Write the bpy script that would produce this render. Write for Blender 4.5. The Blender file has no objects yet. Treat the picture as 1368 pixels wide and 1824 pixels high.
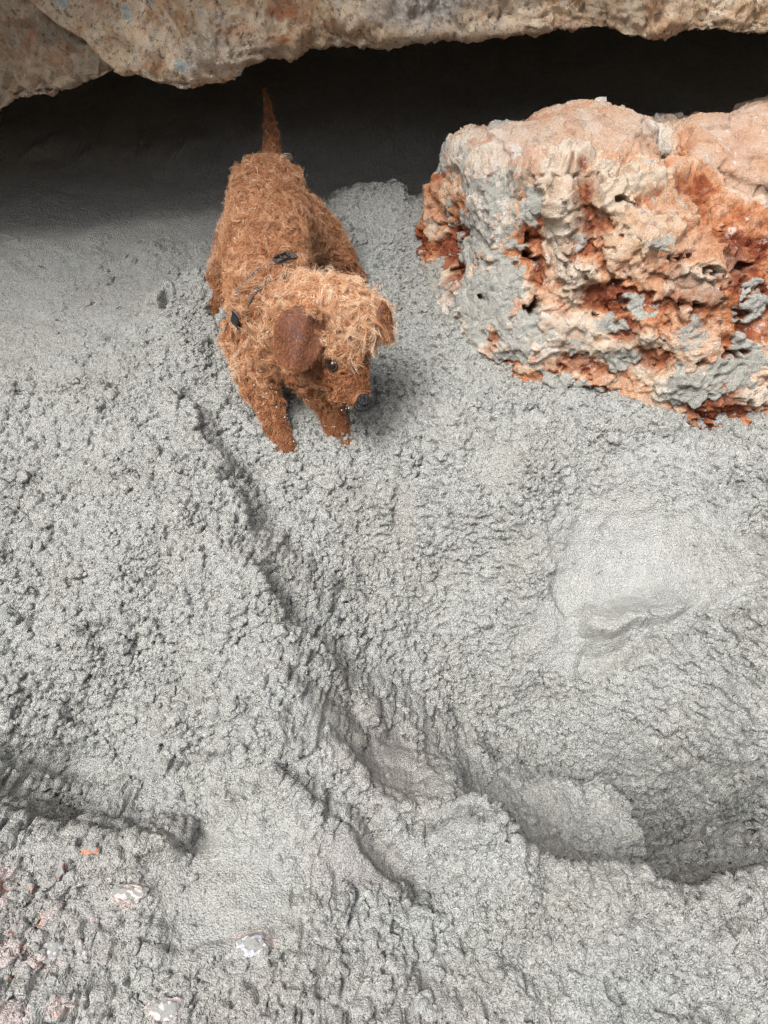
import bpy, bmesh, math, random, time
_t0 = time.time()
def tick(s): print('TICK', s, round(time.time() - _t0, 1))
import numpy as np
from mathutils import Vector, kdtree
from mathutils.bvhtree import BVHTree

random.seed(7); rng = np.random.default_rng(7)
C = bpy.context.scene.collection
scn = bpy.context.scene
R = math.radians

# ------------------------------------------------------------------ camera, world, sun, exposure
CAM_H, PITCH, FPX = 1.10, 55.0, 1327.0
cam_d = bpy.data.cameras.new('camera')
cam = bpy.data.objects.new('camera', cam_d); C.objects.link(cam)
cam.location = (0, 0, CAM_H); cam.rotation_euler = (R(90 - PITCH), 0, 0)
cam_d.sensor_fit = 'VERTICAL'; cam_d.sensor_height = 24.0; cam_d.lens = 24.0 * FPX / 1824.0
cam_d.clip_start = 0.02; cam_d.clip_end = 500
scn.camera = cam

SUN_EL, SUN_AZ = 68.0, 232.0        # azimuth the light comes from, measured clockwise from +y
world = bpy.data.worlds.new('World'); scn.world = world; world.use_nodes = True
nt = world.node_tree; nt.nodes.clear()
sky = nt.nodes.new('ShaderNodeTexSky'); sky.sky_type = 'NISHITA'; sky.sun_disc = False
sky.sun_elevation = R(SUN_EL); sky.sun_rotation = R(SUN_AZ); sky.dust_density = 4.0; sky.air_density = 1.0
hs = nt.nodes.new('ShaderNodeHueSaturation'); hs.inputs['Saturation'].default_value = 0.42
bgn = nt.nodes.new('ShaderNodeBackground'); bgn.inputs['Strength'].default_value = 0.110
wo = nt.nodes.new('ShaderNodeOutputWorld')
nt.links.new(sky.outputs[0], hs.inputs['Color']); nt.links.new(hs.outputs[0], bgn.inputs['Color']); nt.links.new(bgn.outputs[0], wo.inputs[0])
sun_d = bpy.data.lights.new('sun', 'SUN'); sun_d.energy = 2.3; sun_d.angle = R(32); sun_d.color = (1.0, 0.985, 0.965)
sun = bpy.data.objects.new('sun', sun_d); C.objects.link(sun)
sd = Vector((math.sin(R(SUN_AZ)) * math.cos(R(SUN_EL)), math.cos(R(SUN_AZ)) * math.cos(R(SUN_EL)), math.sin(R(SUN_EL))))
sun.rotation_euler = sd.to_track_quat('Z', 'Y').to_euler()
scn.view_settings.view_transform = 'Standard'; scn.view_settings.look = 'None'
scn.view_settings.exposure = 0.98; scn.view_settings.gamma = 1.0; scn.view_settings.use_curve_mapping = False
scn.cycles.max_bounces = 6; scn.cycles.diffuse_bounces = 3; scn.cycles.glossy_bounces = 3
scn.cycles.transmission_bounces = 4; scn.cycles.use_denoising = True; scn.cycles.denoising_prefilter = 'NONE'

# ------------------------------------------------------------------ survey helpers: where a point of the place lies
def p2w(px, py, z):
    """point at height z on the sight line through (px, py) of the 1368x1824 survey photo"""
    dx, dv = (px - 684.0) / FPX, (912.0 - py) / FPX
    cp, sp = math.cos(R(PITCH)), math.sin(R(PITCH))
    d = (dx, cp + dv * sp, -sp + dv * cp)
    t = (z - CAM_H) / d[2]
    return Vector((d[0] * t, d[1] * t, z))
def p2d(px, py, D):
    dx, dv = (px - 684.0) / FPX, (912.0 - py) / FPX
    cp, sp = math.cos(R(PITCH)), math.sin(R(PITCH))
    d = (dx, cp + dv * sp, -sp + dv * cp); t = D / d[1]
    return Vector((d[0] * t, D, CAM_H + d[2] * t))

# ------------------------------------------------------------------ numpy noise
_perm = rng.permutation(256).astype(np.int64); _perm = np.concatenate([_perm, _perm, _perm])
_g = rng.normal(size=(256, 3)); _g /= np.linalg.norm(_g, axis=1)[:, None]; _g = _g.astype(np.float32)
_rv = rng.random((256, 3)).astype(np.float32)
def _h(ix, iy, iz): return _perm[_perm[_perm[ix & 255] + (iy & 255)] + (iz & 255)]
def perlin(P, f=1.0, off=0.0):
    P = P.astype(np.float32) * f + np.float32(off)
    I = np.floor(P).astype(np.int64); F = P - I; U = F * F * F * (F * (F * 6 - 15) + 10)
    out = 0
    for a in (0, 1):
        for b in (0, 1):
            for c in (0, 1):
                g = _g[_h(I[:, 0] + a, I[:, 1] + b, I[:, 2] + c)]
                d = g[:, 0] * (F[:, 0] - a) + g[:, 1] * (F[:, 1] - b) + g[:, 2] * (F[:, 2] - c)
                w = (U[:, 0] if a else 1 - U[:, 0]) * (U[:, 1] if b else 1 - U[:, 1]) * (U[:, 2] if c else 1 - U[:, 2])
                out = out + d * w
    return out * 1.5
def fbm(P, f, octv=4, gain=0.5, off=0.0):
    s, a = 0, 1.0
    for k in range(octv):
        s = s + a * perlin(P, f * 2.03 ** k, off + 17.3 * k); a *= gain
    return s
def worley(P, f, off=0.0, two=False):
    P = P.astype(np.float32) * f + np.float32(off)
    I = np.floor(P).astype(np.int64); F = P - I
    f1 = np.full(len(P), 9.0, np.float32); f2 = f1.copy(); idn = np.zeros(len(P), np.float32)
    flat = np.ptp(P[:, 2]) < 1e-6
    for a in (-1, 0, 1):
        for b in (-1, 0, 1):
            for c in ((0,) if flat else (-1, 0, 1)):
                h = _h(I[:, 0] + a, I[:, 1] + b, I[:, 2] + c); r = _rv[h]
                d = (a + r[:, 0] - F[:, 0]) ** 2 + (b + r[:, 1] - F[:, 1]) ** 2
                if not flat: d = d + (c + r[:, 2] - F[:, 2]) ** 2
                m = d < f1
                f2 = np.where(m, f1, np.minimum(f2, d)); idn = np.where(m, h / 255.0, idn); f1 = np.where(m, d, f1)
    if two: return np.sqrt(f1), np.sqrt(f2), idn
    return np.sqrt(f1), idn
def sstep(a, b, x):
    t = np.clip((x - a) / (b - a), 0, 1); return t * t * (3 - 2 * t)
def dome(d, r=0.8): return np.sqrt(np.clip(1 - (d / r) ** 2, 0, 1))

# ------------------------------------------------------------------ object helpers
def tag(o, label=None, cat=None, group=None, kind=None):
    if label: o['label'] = label
    if cat: o['category'] = cat
    if group: o['group'] = group
    if kind: o['kind'] = kind
    return o
def link(name, me, mat=None, parent=None):
    o = bpy.data.objects.new(name, me); C.objects.link(o)
    if mat: me.materials.append(mat)
    if parent: o.parent = parent
    return o
def empty(name, loc):
    o = bpy.data.objects.new(name, None); C.objects.link(o); o.location = loc; o.empty_display_size = 0.05
    return o
def np_mesh(name, V, F, smooth=True):
    me = bpy.data.meshes.new(name)
    n = F.shape[1]
    me.vertices.add(len(V)); me.vertices.foreach_set('co', V.astype(np.float32).ravel())
    me.loops.add(F.size); me.loops.foreach_set('vertex_index', F.astype(np.int32).ravel())
    me.polygons.add(len(F)); me.polygons.foreach_set('loop_start', np.arange(0, F.size, n, dtype=np.int32))
    me.polygons.foreach_set('loop_total', np.full(len(F), n, np.int32))
    me.polygons.foreach_set('use_smooth', np.full(len(F), smooth))
    me.update(calc_edges=True); me.validate()
    return me
def set_attr(me, name, a):
    at = me.attributes.new(name, 'FLOAT', 'POINT'); at.data.foreach_set('value', np.asarray(a, np.float32))
def grid_faces(nr, nc):
    i = np.arange(nr * nc).reshape(nr, nc)
    return np.stack([i[:-1, :-1], i[:-1, 1:], i[1:, 1:], i[1:, :-1]], -1).reshape(-1, 4)
def co_no(me):
    V = np.empty(len(me.vertices) * 3, np.float32); me.vertices.foreach_get('co', V)
    N = np.empty(len(me.vertices) * 3, np.float32); me.vertex_normals.foreach_get('vector', N)
    return V.reshape(-1, 3), N.reshape(-1, 3)
def axis(lo, hi, step, far, grow=1.12):
    core = np.arange(lo, hi + 1e-9, step); out_hi = []; s = step; p = core[-1]
    while p < far: s *= grow; p += s; out_hi.append(p)
    out_lo = []; s = step; p = core[0]
    while p > -far: s *= grow; p -= s; out_lo.append(p)
    return np.concatenate([np.array(out_lo[::-1]), core, np.array(out_hi)])
def remesh(pieces, voxel, smooth=0, name='m'):
    """voxel union of arrays (verts, faces) or bmesh builders"""
    VV = []; FF = []; off = 0
    for f in pieces:
        if callable(f):
            bm = bmesh.new(); f(bm); bm.verts.ensure_lookup_table()
            bm.verts.index_update(); vs = [tuple(v.co) for v in bm.verts]; fs = [[v.index for v in q.verts] for q in bm.faces]; bm.free()
        else: vs, fs = f[0].tolist(), f[1]
        VV += vs; FF += [[k + off for k in q] for q in fs]; off += len(vs)
    me = bpy.data.meshes.new(name); me.from_pydata(VV, [], FF)
    o = bpy.data.objects.new('tmp', me); C.objects.link(o)
    m = o.modifiers.new('r', 'REMESH'); m.mode = 'VOXEL'; m.voxel_size = voxel; m.use_smooth_shade = True
    if smooth:
        s = o.modifiers.new('s', 'SMOOTH'); s.iterations = smooth; s.factor = 0.5
    dg = bpy.context.evaluated_depsgraph_get()
    out = bpy.data.meshes.new_from_object(o.evaluated_get(dg)); out.name = name
    bpy.data.objects.remove(o); bpy.data.meshes.remove(me)
    return out
def hull(pts):
    def f(bm):
        b = bmesh.new(); vs = [b.verts.new(p) for p in pts]
        r = bmesh.ops.convex_hull(b, input=vs)
        dead = [v for v in b.verts if not v.link_faces]
        bmesh.ops.delete(b, geom=dead, context='VERTS')
        bmesh.ops.recalc_face_normals(b, faces=b.faces)
        m = bpy.data.meshes.new('h'); b.to_mesh(m); b.free(); bm.from_mesh(m); bpy.data.meshes.remove(m)
    return f
_bt = {}
def ball(c, r, sc=(1, 1, 1), seg=20):
    if seg not in _bt:
        bm = bmesh.new(); bmesh.ops.create_uvsphere(bm, u_segments=seg, v_segments=seg // 2, radius=1.0)
        _bt[seg] = (np.array([v.co[:] for v in bm.verts]), [[v.index for v in f.verts] for f in bm.faces]); bm.free()
    return _bt[seg][0] * (np.array(sc) * r) + np.array(c), _bt[seg][1]

# ------------------------------------------------------------------ material helper
class NT:
    def __init__(s, name):
        s.m = bpy.data.materials.new(name); s.m.use_nodes = True; s.t = s.m.node_tree; s.t.nodes.clear()
        s.out = s.n('ShaderNodeOutputMaterial'); s.b = s.n('ShaderNodeBsdfPrincipled'); s.l(s.b.outputs[0], s.out.inputs[0])
        s.co = s.n('ShaderNodeTexCoord').outputs['Object']
    def n(s, k, **kw):
        n = s.t.nodes.new(k)
        for a, v in kw.items(): setattr(n, a, v)
        return n
    def l(s, a, b): s.t.links.new(a, b)
    def set(s, n, k, v):
        if isinstance(v, bpy.types.NodeSocket): s.l(v, n.inputs[k])
        elif v is not None: n.inputs[k].default_value = v
    def noise(s, scale, detail=4, rough=0.6, dist=0.0, off=0):
        n = s.n('ShaderNodeTexNoise'); n.inputs['Scale'].default_value = scale; n.inputs['Detail'].default_value = detail
        n.inputs['Roughness'].default_value = rough; n.inputs['Distortion'].default_value = dist
        if off:
            mp = s.n('ShaderNodeMapping'); mp.inputs['Location'].default_value = (off, off * 1.7, off * .3); s.l(s.co, mp.inputs[0]); s.l(mp.outputs[0], n.inputs['Vector'])
        else: s.l(s.co, n.inputs['Vector'])
        return n.outputs['Fac']
    def voro(s, scale, feature='F1', out='Distance'):
        n = s.n('ShaderNodeTexVoronoi', feature=feature); n.inputs['Scale'].default_value = scale; s.l(s.co, n.inputs['Vector']); return n.outputs[out]
    def attr(s, name): return s.n('ShaderNodeAttribute', attribute_name=name).outputs['Fac']
    def ramp(s, fac, stops, interp='LINEAR'):
        r = s.n('ShaderNodeValToRGB'); r.color_ramp.interpolation = interp; e = r.color_ramp.elements
        while len(e) < len(stops): e.new(0.5)
        for k, (p, c) in enumerate(stops): e[k].position = p; e[k].color = (*c, 1) if len(c) == 3 else c
        s.l(fac, r.inputs[0]); return r.outputs[0]
    def thr(s, fac, a, b):
        n = s.n('ShaderNodeMapRange', interpolation_type='SMOOTHSTEP'); s.l(fac, n.inputs[0]); n.inputs[1].default_value = a; n.inputs[2].default_value = b; return n.outputs[0]
    def mix(s, fac, a, b, blend='MIX'):
        n = s.n('ShaderNodeMix', data_type='RGBA', blend_type=blend)
        s.set(n, 0, fac); s.set(n, 6, (*a, 1) if isinstance(a, tuple) else a); s.set(n, 7, (*b, 1) if isinstance(b, tuple) else b); return n.outputs[2]
    def math(s, op, a, b=None):
        n = s.n('ShaderNodeMath', operation=op); s.set(n, 0, a); s.set(n, 1, b); return n.outputs[0]
    def bump(s, h, dist, strength=1.0, prev=None):
        n = s.n('ShaderNodeBump'); n.inputs['Distance'].default_value = dist; n.inputs['Strength'].default_value = strength
        s.l(h, n.inputs['Height'])
        if prev is not None: s.l(prev, n.inputs['Normal'])
        s.l(n.outputs[0], s.b.inputs['Normal']); return n.outputs[0]

def sand_colour(m):
    """damp grey-green grit: pale and dark grains, faint warm and blue drifts, crevice shade painted as dark lines"""
    base = m.ramp(m.noise(7, 3), [(0.3, (0.47, 0.467, 0.42)), (0.5, (0.525, 0.53, 0.49)), (0.7, (0.50, 0.515, 0.495))])
    c = m.mix(m.math('MULTIPLY', m.thr(m.noise(210, 4, 0.75), 0.44, 0.66), 0.65), base, (0.70, 0.70, 0.65))
    c = m.mix(m.math('MULTIPLY', m.thr(m.noise(260, 4, 0.8, off=3.1), 0.54, 0.68), 0.66), c, (0.10, 0.10, 0.115))
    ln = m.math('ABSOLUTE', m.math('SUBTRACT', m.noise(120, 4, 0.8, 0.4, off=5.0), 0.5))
    crack_shade = m.math('MULTIPLY', m.thr(ln, 0.022, 0.0), m.thr(m.noise(34, 3, .6, off=9.0), 0.42, 0.6))  # dark crack lines in the colour stand in for shade between crumbs
    return m.mix(m.math('MULTIPLY', crack_shade, 0.6), c, (0.12, 0.12, 0.13))

def mat_sand():
    m = NT('damp_grey_sand')
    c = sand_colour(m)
    c = m.mix(m.math('MULTIPLY', m.attr('warm'), 0.30), c, (0.42, 0.36, 0.33))
    c = m.mix(m.math('MULTIPLY', m.attr('pale'), 0.6), c, (0.58, 0.585, 0.56))
    rock = m.ramp(m.noise(38, 4, 0.7, 0.6), [(0.35, (0.60, 0.50, 0.47)), (0.55, (0.70, 0.63, 0.60)), (0.64, (0.58, 0.32, 0.22)), (0.75, (0.42, 0.17, 0.10))])
    c = m.mix(m.thr(m.math('ADD', m.attr('rock'), m.math('MULTIPLY', m.math('SUBTRACT', m.noise(110, 4, .8, off=2.), .5), 1.3)), 0.5, 0.66), c, rock)
    m.l(c, m.b.inputs['Base Color']); m.b.inputs['Roughness'].default_value = 0.93; m.b.inputs['Specular IOR Level'].default_value = 0.25
    b = m.bump(m.noise(260, 5, 0.8), 0.0050, 1.0)
    m.bump(m.voro(380), 0.0030, 1.0, b)
    return m.m
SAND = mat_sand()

# ------------------------------------------------------------------ sand terrain
CP = [  # survey marks: column, row, height
 (-200,300,0),(0,300,0),(200,300,0),(400,250,0),(700,220,0),(1000,180,0),(1368,150,0),(0,430,0),(150,450,0),(300,450,0),(0,560,.0),(130,560,0),
 (50,700,.01),(-150,700,.01),(200,640,.015),(290,568,.055),(385,540,.07),(480,455,.07),(600,395,.10),(700,392,.10),(290,515,.0),(380,470,.0),(600,335,.0),(740,340,.0),(480,400,.03),
 (450,600,.03),(620,490,.055),(700,480,.06),(560,660,.0),(740,520,.06),
 (510,805,-.005),(600,780,-.01),(690,660,-.01),(660,740,-.015),(800,650,.045),(770,580,.05),(740,770,.0),
 (600,860,-.02),(650,960,-.045),(700,1080,-.07),(780,1200,-.11),(900,1330,-.16),(1030,1430,-.21),(1170,1500,-.25),(1280,1500,-.22),
 (300,720,.035),(380,830,.04),(430,950,.04),(470,1060,.045),(490,1180,.05),(560,1290,.06),(600,1350,.05),(790,1430,.03),(900,1520,.03),(1000,1555,.03),(1200,1600,.03),(1368,1550,.05),
 (440,830,-.0),(500,960,-.03),(560,1130,-.03),(680,1300,-.04),(770,1385,-.03),(820,1330,-.12),
 (250,1150,.015),(60,1000,.02),(150,850,.02),(100,1200,.01),(60,1310,-.03),(150,1400,-.06),(270,1400,-.03),(350,1290,.02),(400,1200,.03),
 (0,1465,.05),(150,1490,.06),(300,1500,.055),(450,1420,.06),(530,1400,.08),(400,1600,.085),(600,1650,.08),(700,1760,.085),(0,1600,.08),(150,1700,.09),(0,1824,.11),(300,1824,.11),(600,1824,.11),
 (800,1700,.05),(760,1590,.01),(680,1500,.02),(870,1600,.05),(1000,1680,.045),(1200,1700,.05),(1368,1680,.07),(1000,1824,.07),(1368,1824,.09),(1100,2000,.09),(500,2000,.13),(0,2000,.13),
 (900,790,.03),(960,850,.02),(965,960,-.03),(1040,900,-.015),(1040,1010,-.05),(1150,980,-.04),(1120,1070,-.07),(1110,1110,-.055),(1240,900,.015),(1290,1000,.005),(1240,1080,-.03),(1330,1130,-.0),(1260,1230,-.05),(1120,1200,-.08),
 (1330,1350,-.07),(1368,1460,-.03),(900,1100,-.07),(830,900,-.01),(850,1000,-.05),(1130,1330,-.14),(1250,1400,-.15),(1450,1200,.05),(1450,900,.06),
 (1100,800,.045),(1250,840,.05),(1368,850,.055),(850,680,.045),(900,730,.045),(1450,700,.08),(1000,600,.05),(1200,600,.06),(900,500,.06)]
CP = [(a, b, c * 1.6 if c < -.03 else c) for a, b, c in CP] + [(850,668,.042),(1000,728,.042),(1140,745,.042),(1260,785,.042),(1368,760,.042)]
XY = np.array([[*p2w(a, b, c).xy] for a, b, c in CP]); ZZ = np.array([c for a, b, c in CP])
extra = [(x, y) for x in (-2.5, -1.6, 1.8, 2.6) for y in (-1.2, -.4, .4, 1.2, 2.2, 3.2)] + [(x, y) for x in (-.8, 0, .8) for y in (-1.2, -.6, 2.6, 3.4)]
XY = np.vstack([XY, np.array(extra)]); ZZ = np.concatenate([ZZ, np.array([0.06 if y < 0 else 0.0 for x, y in extra])])
def _tps(d): return np.where(d > 1e-9, d * d * np.log(d + 1e-12), 0)
_K = _tps(np.linalg.norm(XY[:, None] - XY[None], axis=2)) + np.eye(len(XY)) * 2e-5
_A = np.zeros((len(XY) + 3,) * 2); _A[:len(XY), :len(XY)] = _K; _A[:len(XY), -3] = 1; _A[:len(XY), -2:] = XY; _A[-3:, :len(XY)] = _A[:len(XY), -3:].T
_W = np.linalg.solve(_A, np.concatenate([ZZ, [0, 0, 0]]))
gx = np.linspace(-2.6, 2.8, 250); gy = np.linspace(-1.3, 3.5, 230)
GX, GY = np.meshgrid(gx, gy); _q = np.stack([GX.ravel(), GY.ravel()], 1)
_G = (_tps(np.linalg.norm(_q[:, None] - XY[None], axis=2)) @ _W[:-3] + _W[-3] + _q @ _W[-2:]).reshape(GX.shape)
def base_h(x, y):
    u = np.clip((x - gx[0]) / (gx[1] - gx[0]), 0, len(gx) - 1.001); v = np.clip((y - gy[0]) / (gy[1] - gy[0]), 0, len(gy) - 1.001)
    i = u.astype(int); j = v.astype(int); u = u - i; v = v - j
    u = u * u * (3 - 2 * u) * .5 + u * .5; v = v * v * (3 - 2 * v) * .5 + v * .5
    h = (_G[j, i] * (1 - u) + _G[j, i + 1] * u) * (1 - v) + (_G[j + 1, i] * (1 - u) + _G[j + 1, i + 1] * u) * v
    r = np.maximum(np.abs(x) - 2.0, np.maximum(-y - 1.0, y - 2.8)); return h * sstep(0.6, 0.0, r)

def polyline_sd(x, y, pts):
    """signed distance to a polyline (positive on its right) and a 0..1 end fade"""
    best = np.full(x.shape, 9.0); sg = np.zeros(x.shape); tt = np.zeros(x.shape); n = len(pts) - 1
    for k in range(n):
        ax, ay = pts[k]; bx, by = pts[k + 1]; dx, dy = bx - ax, by - ay; L2 = dx * dx + dy * dy
        t = np.clip(((x - ax) * dx + (y - ay) * dy) / L2, 0, 1)
        ex, ey = x - ax - t * dx, y - ay - t * dy; d = np.hypot(ex, ey); m = d < best
        best = np.where(m, d, best); sg = np.where(m, np.sign(dy * ex - dx * ey), sg); tt = np.where(m, (k + t) / n, tt)
    return best * sg, tt
def line(marks, z=0.02): return [tuple(p2w(a, b, z).xy) for a, b in marks]
# banks: sand stands proud on the left of each line, falls away on the right
BANKS = [  # marks, height, width of the drop, run of the plateau
 ([(200,622),(245,590),(275,552),(330,545),(390,535),(430,520),(480,500)], -.028, .02, .10),
 ([(585,383),(650,378),(745,390)], -.03, .018, .16),
 ([(300,705),(360,770),(410,840),(440,900),(460,960)], -.026, .030, .09),
 ([(455,1010),(490,1080),(560,1140),(640,1220)], -.020, .022, .08),
 ([(480,1180),(560,1260),(640,1360),(740,1470)], -.014, .05, .10),
 ([(780,1425),(850,1455),(900,1510),(1000,1540),(1100,1560),(1230,1582),(1310,1560),(1368,1530)], -.072, .030, .16),
 ([(505,1385),(560,1440),(640,1530),(740,1600),(800,1640)], -.020, .025, .09),
 ([(900,1520),(920,1560),(940,1620)], -.014, .02, .05),
 ([(380,1530),(200,1475),(90,1452),(-40,1446)], -.030, .025, .12),
 ([(260,1565),(330,1530),(350,1480)], -.014, .010, .05),
 ([(690,700),(740,760),(735,850)], .012, .03, .06),
 ([(975,830),(985,940),(1000,1010),(1040,1060)], .014, .05, .10),
 ([(1060,1075),(1120,1085),(1180,1062),(1260,1050)], -.030, .020, .09),
 ([(775,865),(800,910),(850,940)], .010, .012, .04),
 ([(700,1400),(610,1150),(620,1060)], .006, .015, .05),
 ([(215,610),(260,640)], -.010, .010, .04),
]
PITS = [  # mark, radii, depth
 (230,850,.030,.018,.018),(305,575,.012,.02,.03),(190,1135,.03,.014,.016),(240,1145,.012,.02,.015),(370,1325,.05,.022,.028),(340,1345,.018,.018,.015),(60,1320,.05,.025,.02),
 (20,990,.02,.02,.014),(105,955,.02,.012,.012),(440,1290,.02,.03,.016),(290,1050,.05,.03,.014),(905,1245,.03,.02,.02),(910,1270,.016,.014,.02),(397,592,.012,.02,.02),(620,840,.03,.02,.012),
 (650,1000,.03,.02,.016),(520,945,.02,.025,.012),(610,1000,.02,.02,.012),(1300,880,.03,.03,.02),(1350,960,.025,.05,.02),(1330,1080,.03,.02,.02),(1040,1340,.035,.025,.02),(1230,1440,.04,.03,.02),
 (515,1395,.015,.02,.02),(100,1420,.05,.02,.02),(960,1060,.03,.02,.012),(840,1160,.02,.03,.012),(800,1470,.05,.02,.02),(700,1270,.02,.03,.014),(1150,870,.016,.012,.006),(1090,905,.010,.010,.006),
 (410,870,.02,.02,.015),(400,940,.03,.01,.01),(60,1100,.025,.02,.01),(120,1240,.03,.02,.01),(770,1560,.03,.02,.014),(1100,1650,.03,.02,.012),(900,1700,.025,.02,.012),(1240,1660,.03,.02,.012)]
SMOOTH = [(1130,960,.16,.12,.93),(1060,1060,.11,.06,.75),(1190,1010,.13,.08,.85),(700,1340,.05,.06,.85),(420,1600,.11,.08,.78),(650,1540,.06,.03,.8),(560,1300,.04,.03,.4),(100,520,.35,.28,.72),(150,350,.6,.25,.85),(600,300,.5,.2,.85),
          (60,1330,.06,.03,.5),(880,830,.05,.05,.5),(720,880,.02,.05,.6),(590,1290,.05,.05,.45),(860,1560,.05,.02,.4),(1180,1250,.05,.04,.3),(1150,840,.1,.04,.4),(690,440,.08,.06,.35)]
WARM = [(690,1330,.07,.10,1),(650,1540,.07,.04,1),(590,1260,.05,.05,.6),(100,1650,.12,.10,.8),(640,1800,.2,.05,.5),(1200,1650,.2,.05,.5),(1300,1620,.1,.08,.5),(960,830,.05,.06,.4),(840,920,.03,.03,.5),(720,900,.02,.08,.6),(1340,1400,.03,.1,.5),(1030,1440,.06,.04,.5),(300,1560,.1,.05,.3)]
PALE = [(1170,985,.10,.05,.8),(1120,930,.10,.06,.7),(1080,900,.1,.07,.4),(1210,830,.12,.05,.6),(1230,1180,.04,.05,.5),(560,1300,.035,.03,.8),(450,1690,.05,.025,.4),(100,760,.12,.08,.4),(450,650,.1,.1,.3)]
ROCKP = [(10,1600,.018,.035,1),(30,1700,.022,.014,.9),(95,1640,.015,.01,.7),(235,1610,.02,.01,.75),(455,1685,.03,.014,.8),(90,1720,.03,.012,.7),(130,1800,.02,.01,.8),(310,1800,.025,.014,.85),(30,1810,.03,.014,.8),(175,1640,.006,.006,.7),(600,1660,.01,.006,.5)]
def blobs(L, P, z=0.02, warp=0.35):
    r = np.zeros(len(P)); w = perlin(P, 14.0, 5.0) * warp + perlin(P, 45.0, 9.0) * warp * .6
    for a, b, rx, ry, s in L:
        c = p2w(a, b, z); d = np.hypot((P[:, 0] - c.x) / rx, (P[:, 1] - c.y) / ry) + w
        r = np.maximum(r, s * sstep(1.35, 0.65, d))
    return r

xa = axis(-0.86, 0.90, 0.0021, 40); ya = axis(0.0, 1.76, 0.00205, 40)
X, Y = np.meshgrid(xa, ya); xf, yf = X.ravel(), Y.ravel()
P = np.stack([xf, yf, np.zeros_like(xf)], 1)
core = sstep(0.5, 0.0, np.maximum(np.abs(xf) - 0.9, np.maximum(-yf, yf - 1.80)))
wx = xf + perlin(P, 11, 2.0) * .018 + perlin(P, 35, 3.0) * .004; wy = yf + perlin(P, 11, 7.0) * .018 + perlin(P, 35, 8.0) * .004
H = base_h(wx, wy)
sel = np.where(core > 0.2)[0]
hx, hy = wx[sel], wy[sel]; dh = np.zeros(len(sel))
for bi_, (marks, hgt, wd, run) in enumerate(BANKS):
    if bi_ < 8: marks = marks[::-1]
    s, t = polyline_sd(hx, hy, line(marks)); fade = sstep(0, .12, t) * sstep(1, .88, t)
    d = np.where(s < 0, (1 - sstep(0, run, -s)), 0) * sstep(wd * .0, -wd * .35, s)   # plateau beside the crest
    fall = np.where(s >= 0, -0.55 * (1 - sstep(wd, run * .8, s)) * sstep(0, wd, s), 0)
    dh += -hgt * 1.45 * fade * (d * .75 + fall)
for a, b, rx, ry, dp in PITS:
    c = p2w(a, b, 0.02); d = np.hypot((hx - c.x) / rx, (hy - c.y) / ry); d = d + perlin(P[sel], 30, 3.3) * .35; dh -= 1.5 * dp * np.exp(-d ** 2 * 1.3); dh += dp * .45 * np.exp(-(d - 1.5) ** 2 * 5)
H[sel] += dh
Pw0 = P.copy(); Pw0[:, 0] += perlin(P, 25, 1.0) * .012; Pw0[:, 1] += perlin(P, 25, 6.0) * .012
smooth = blobs(SMOOTH, P); rough = (1 - smooth) * (0.95 + 0.3 * np.clip(.5 + perlin(P, 7, 4.0), 0, 1))
mac = dome(worley(Pw0, 19, 2.2)[0], .85) * .010 * np.clip(.3 + perlin(P, 6, 17.) * 1.8, 0, 1) + np.abs(perlin(Pw0, 15, 5.5)) * .012 + (1 - np.abs(fbm(Pw0, 28, 2, .5, 7.7))) * .008
H += core * rough * mac * 1.05
H += core * (fbm(P, 9, 3, .5, 1.0) * .010 * (0.4 + .6 * rough) + perlin(P, 3, 3.0) * .008)
H += (1 - core) * (fbm(P * 1.0, 0.9, 4, .5, 2.0) * .04)
H0 = H.copy(); Pm = P.copy(); Pm[:, 1] += 1.25 * H0; Pw = Pm.copy(); Pw[:, 0] += perlin(Pm, 60, 1.0) * .006; Pw[:, 1] += perlin(Pm, 60, 6.0) * .006
d1, i1 = worley(Pw, 30, 0.3); d2, i2 = worley(Pw, 72, 4.1); d3, i3 = worley(Pw, 165, 9.2)
lump = np.clip(.5 + perlin(Pm, 10, 12.0) * 1.5, 0, 1)
mic = dome(d1) * .0052 * (i1 > .35) * i1 * lump + dome(d2) * .0052 * (.35 + i2 * .65) + dome(d3) * .0028 * (.3 + .7 * i3)
pit = sstep(.22, .48, perlin(Pm, 75, 21.0) + .35 * perlin(Pm, 170, 31.0)); crack = sstep(.035, .0, np.abs(perlin(Pm, 26, 41.0))) * sstep(.05, .3, perlin(Pm, 9, 51.0))
mic -= pit * .0070 + crack * .006
mic -= sstep(.12, .42, perlin(Pw, 210, 61.0)) * .0042 * (.4 + .6 * lump) + sstep(.02, .0, np.abs(perlin(Pw, 58, 71.0))) * .0045 * sstep(-.1, .3, perlin(Pm, 16, 81.0))
mic += perlin(Pm, 130, 3.3) * .0012
MIC = core * rough * mic * 1.12 + core * smooth * (perlin(Pm, 60, 3.3) * .0007 + dome(d3) * .0006)
rockm = blobs(ROCKP, P, .08, .55) * core
MIC = MIC + rockm * .003
gy_, gx_ = np.gradient(H.reshape(X.shape), ya, xa); nn = np.stack([-gx_.ravel(), -gy_.ravel(), np.ones(len(xf))], 1); nn /= np.linalg.norm(nn, axis=1)[:, None]
V = np.stack([xf, yf, H], 1) + nn * MIC[:, None]; H = H + MIC
me = np_mesh('sand', V, grid_faces(len(ya), len(xa)))
set_attr(me, 'warm', blobs(WARM, P)); set_attr(me, 'pale', blobs(PALE, P)); set_attr(me, 'rock', rockm)
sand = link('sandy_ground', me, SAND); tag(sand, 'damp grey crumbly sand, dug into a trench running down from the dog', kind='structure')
Hg = H.reshape(X.shape)
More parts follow.
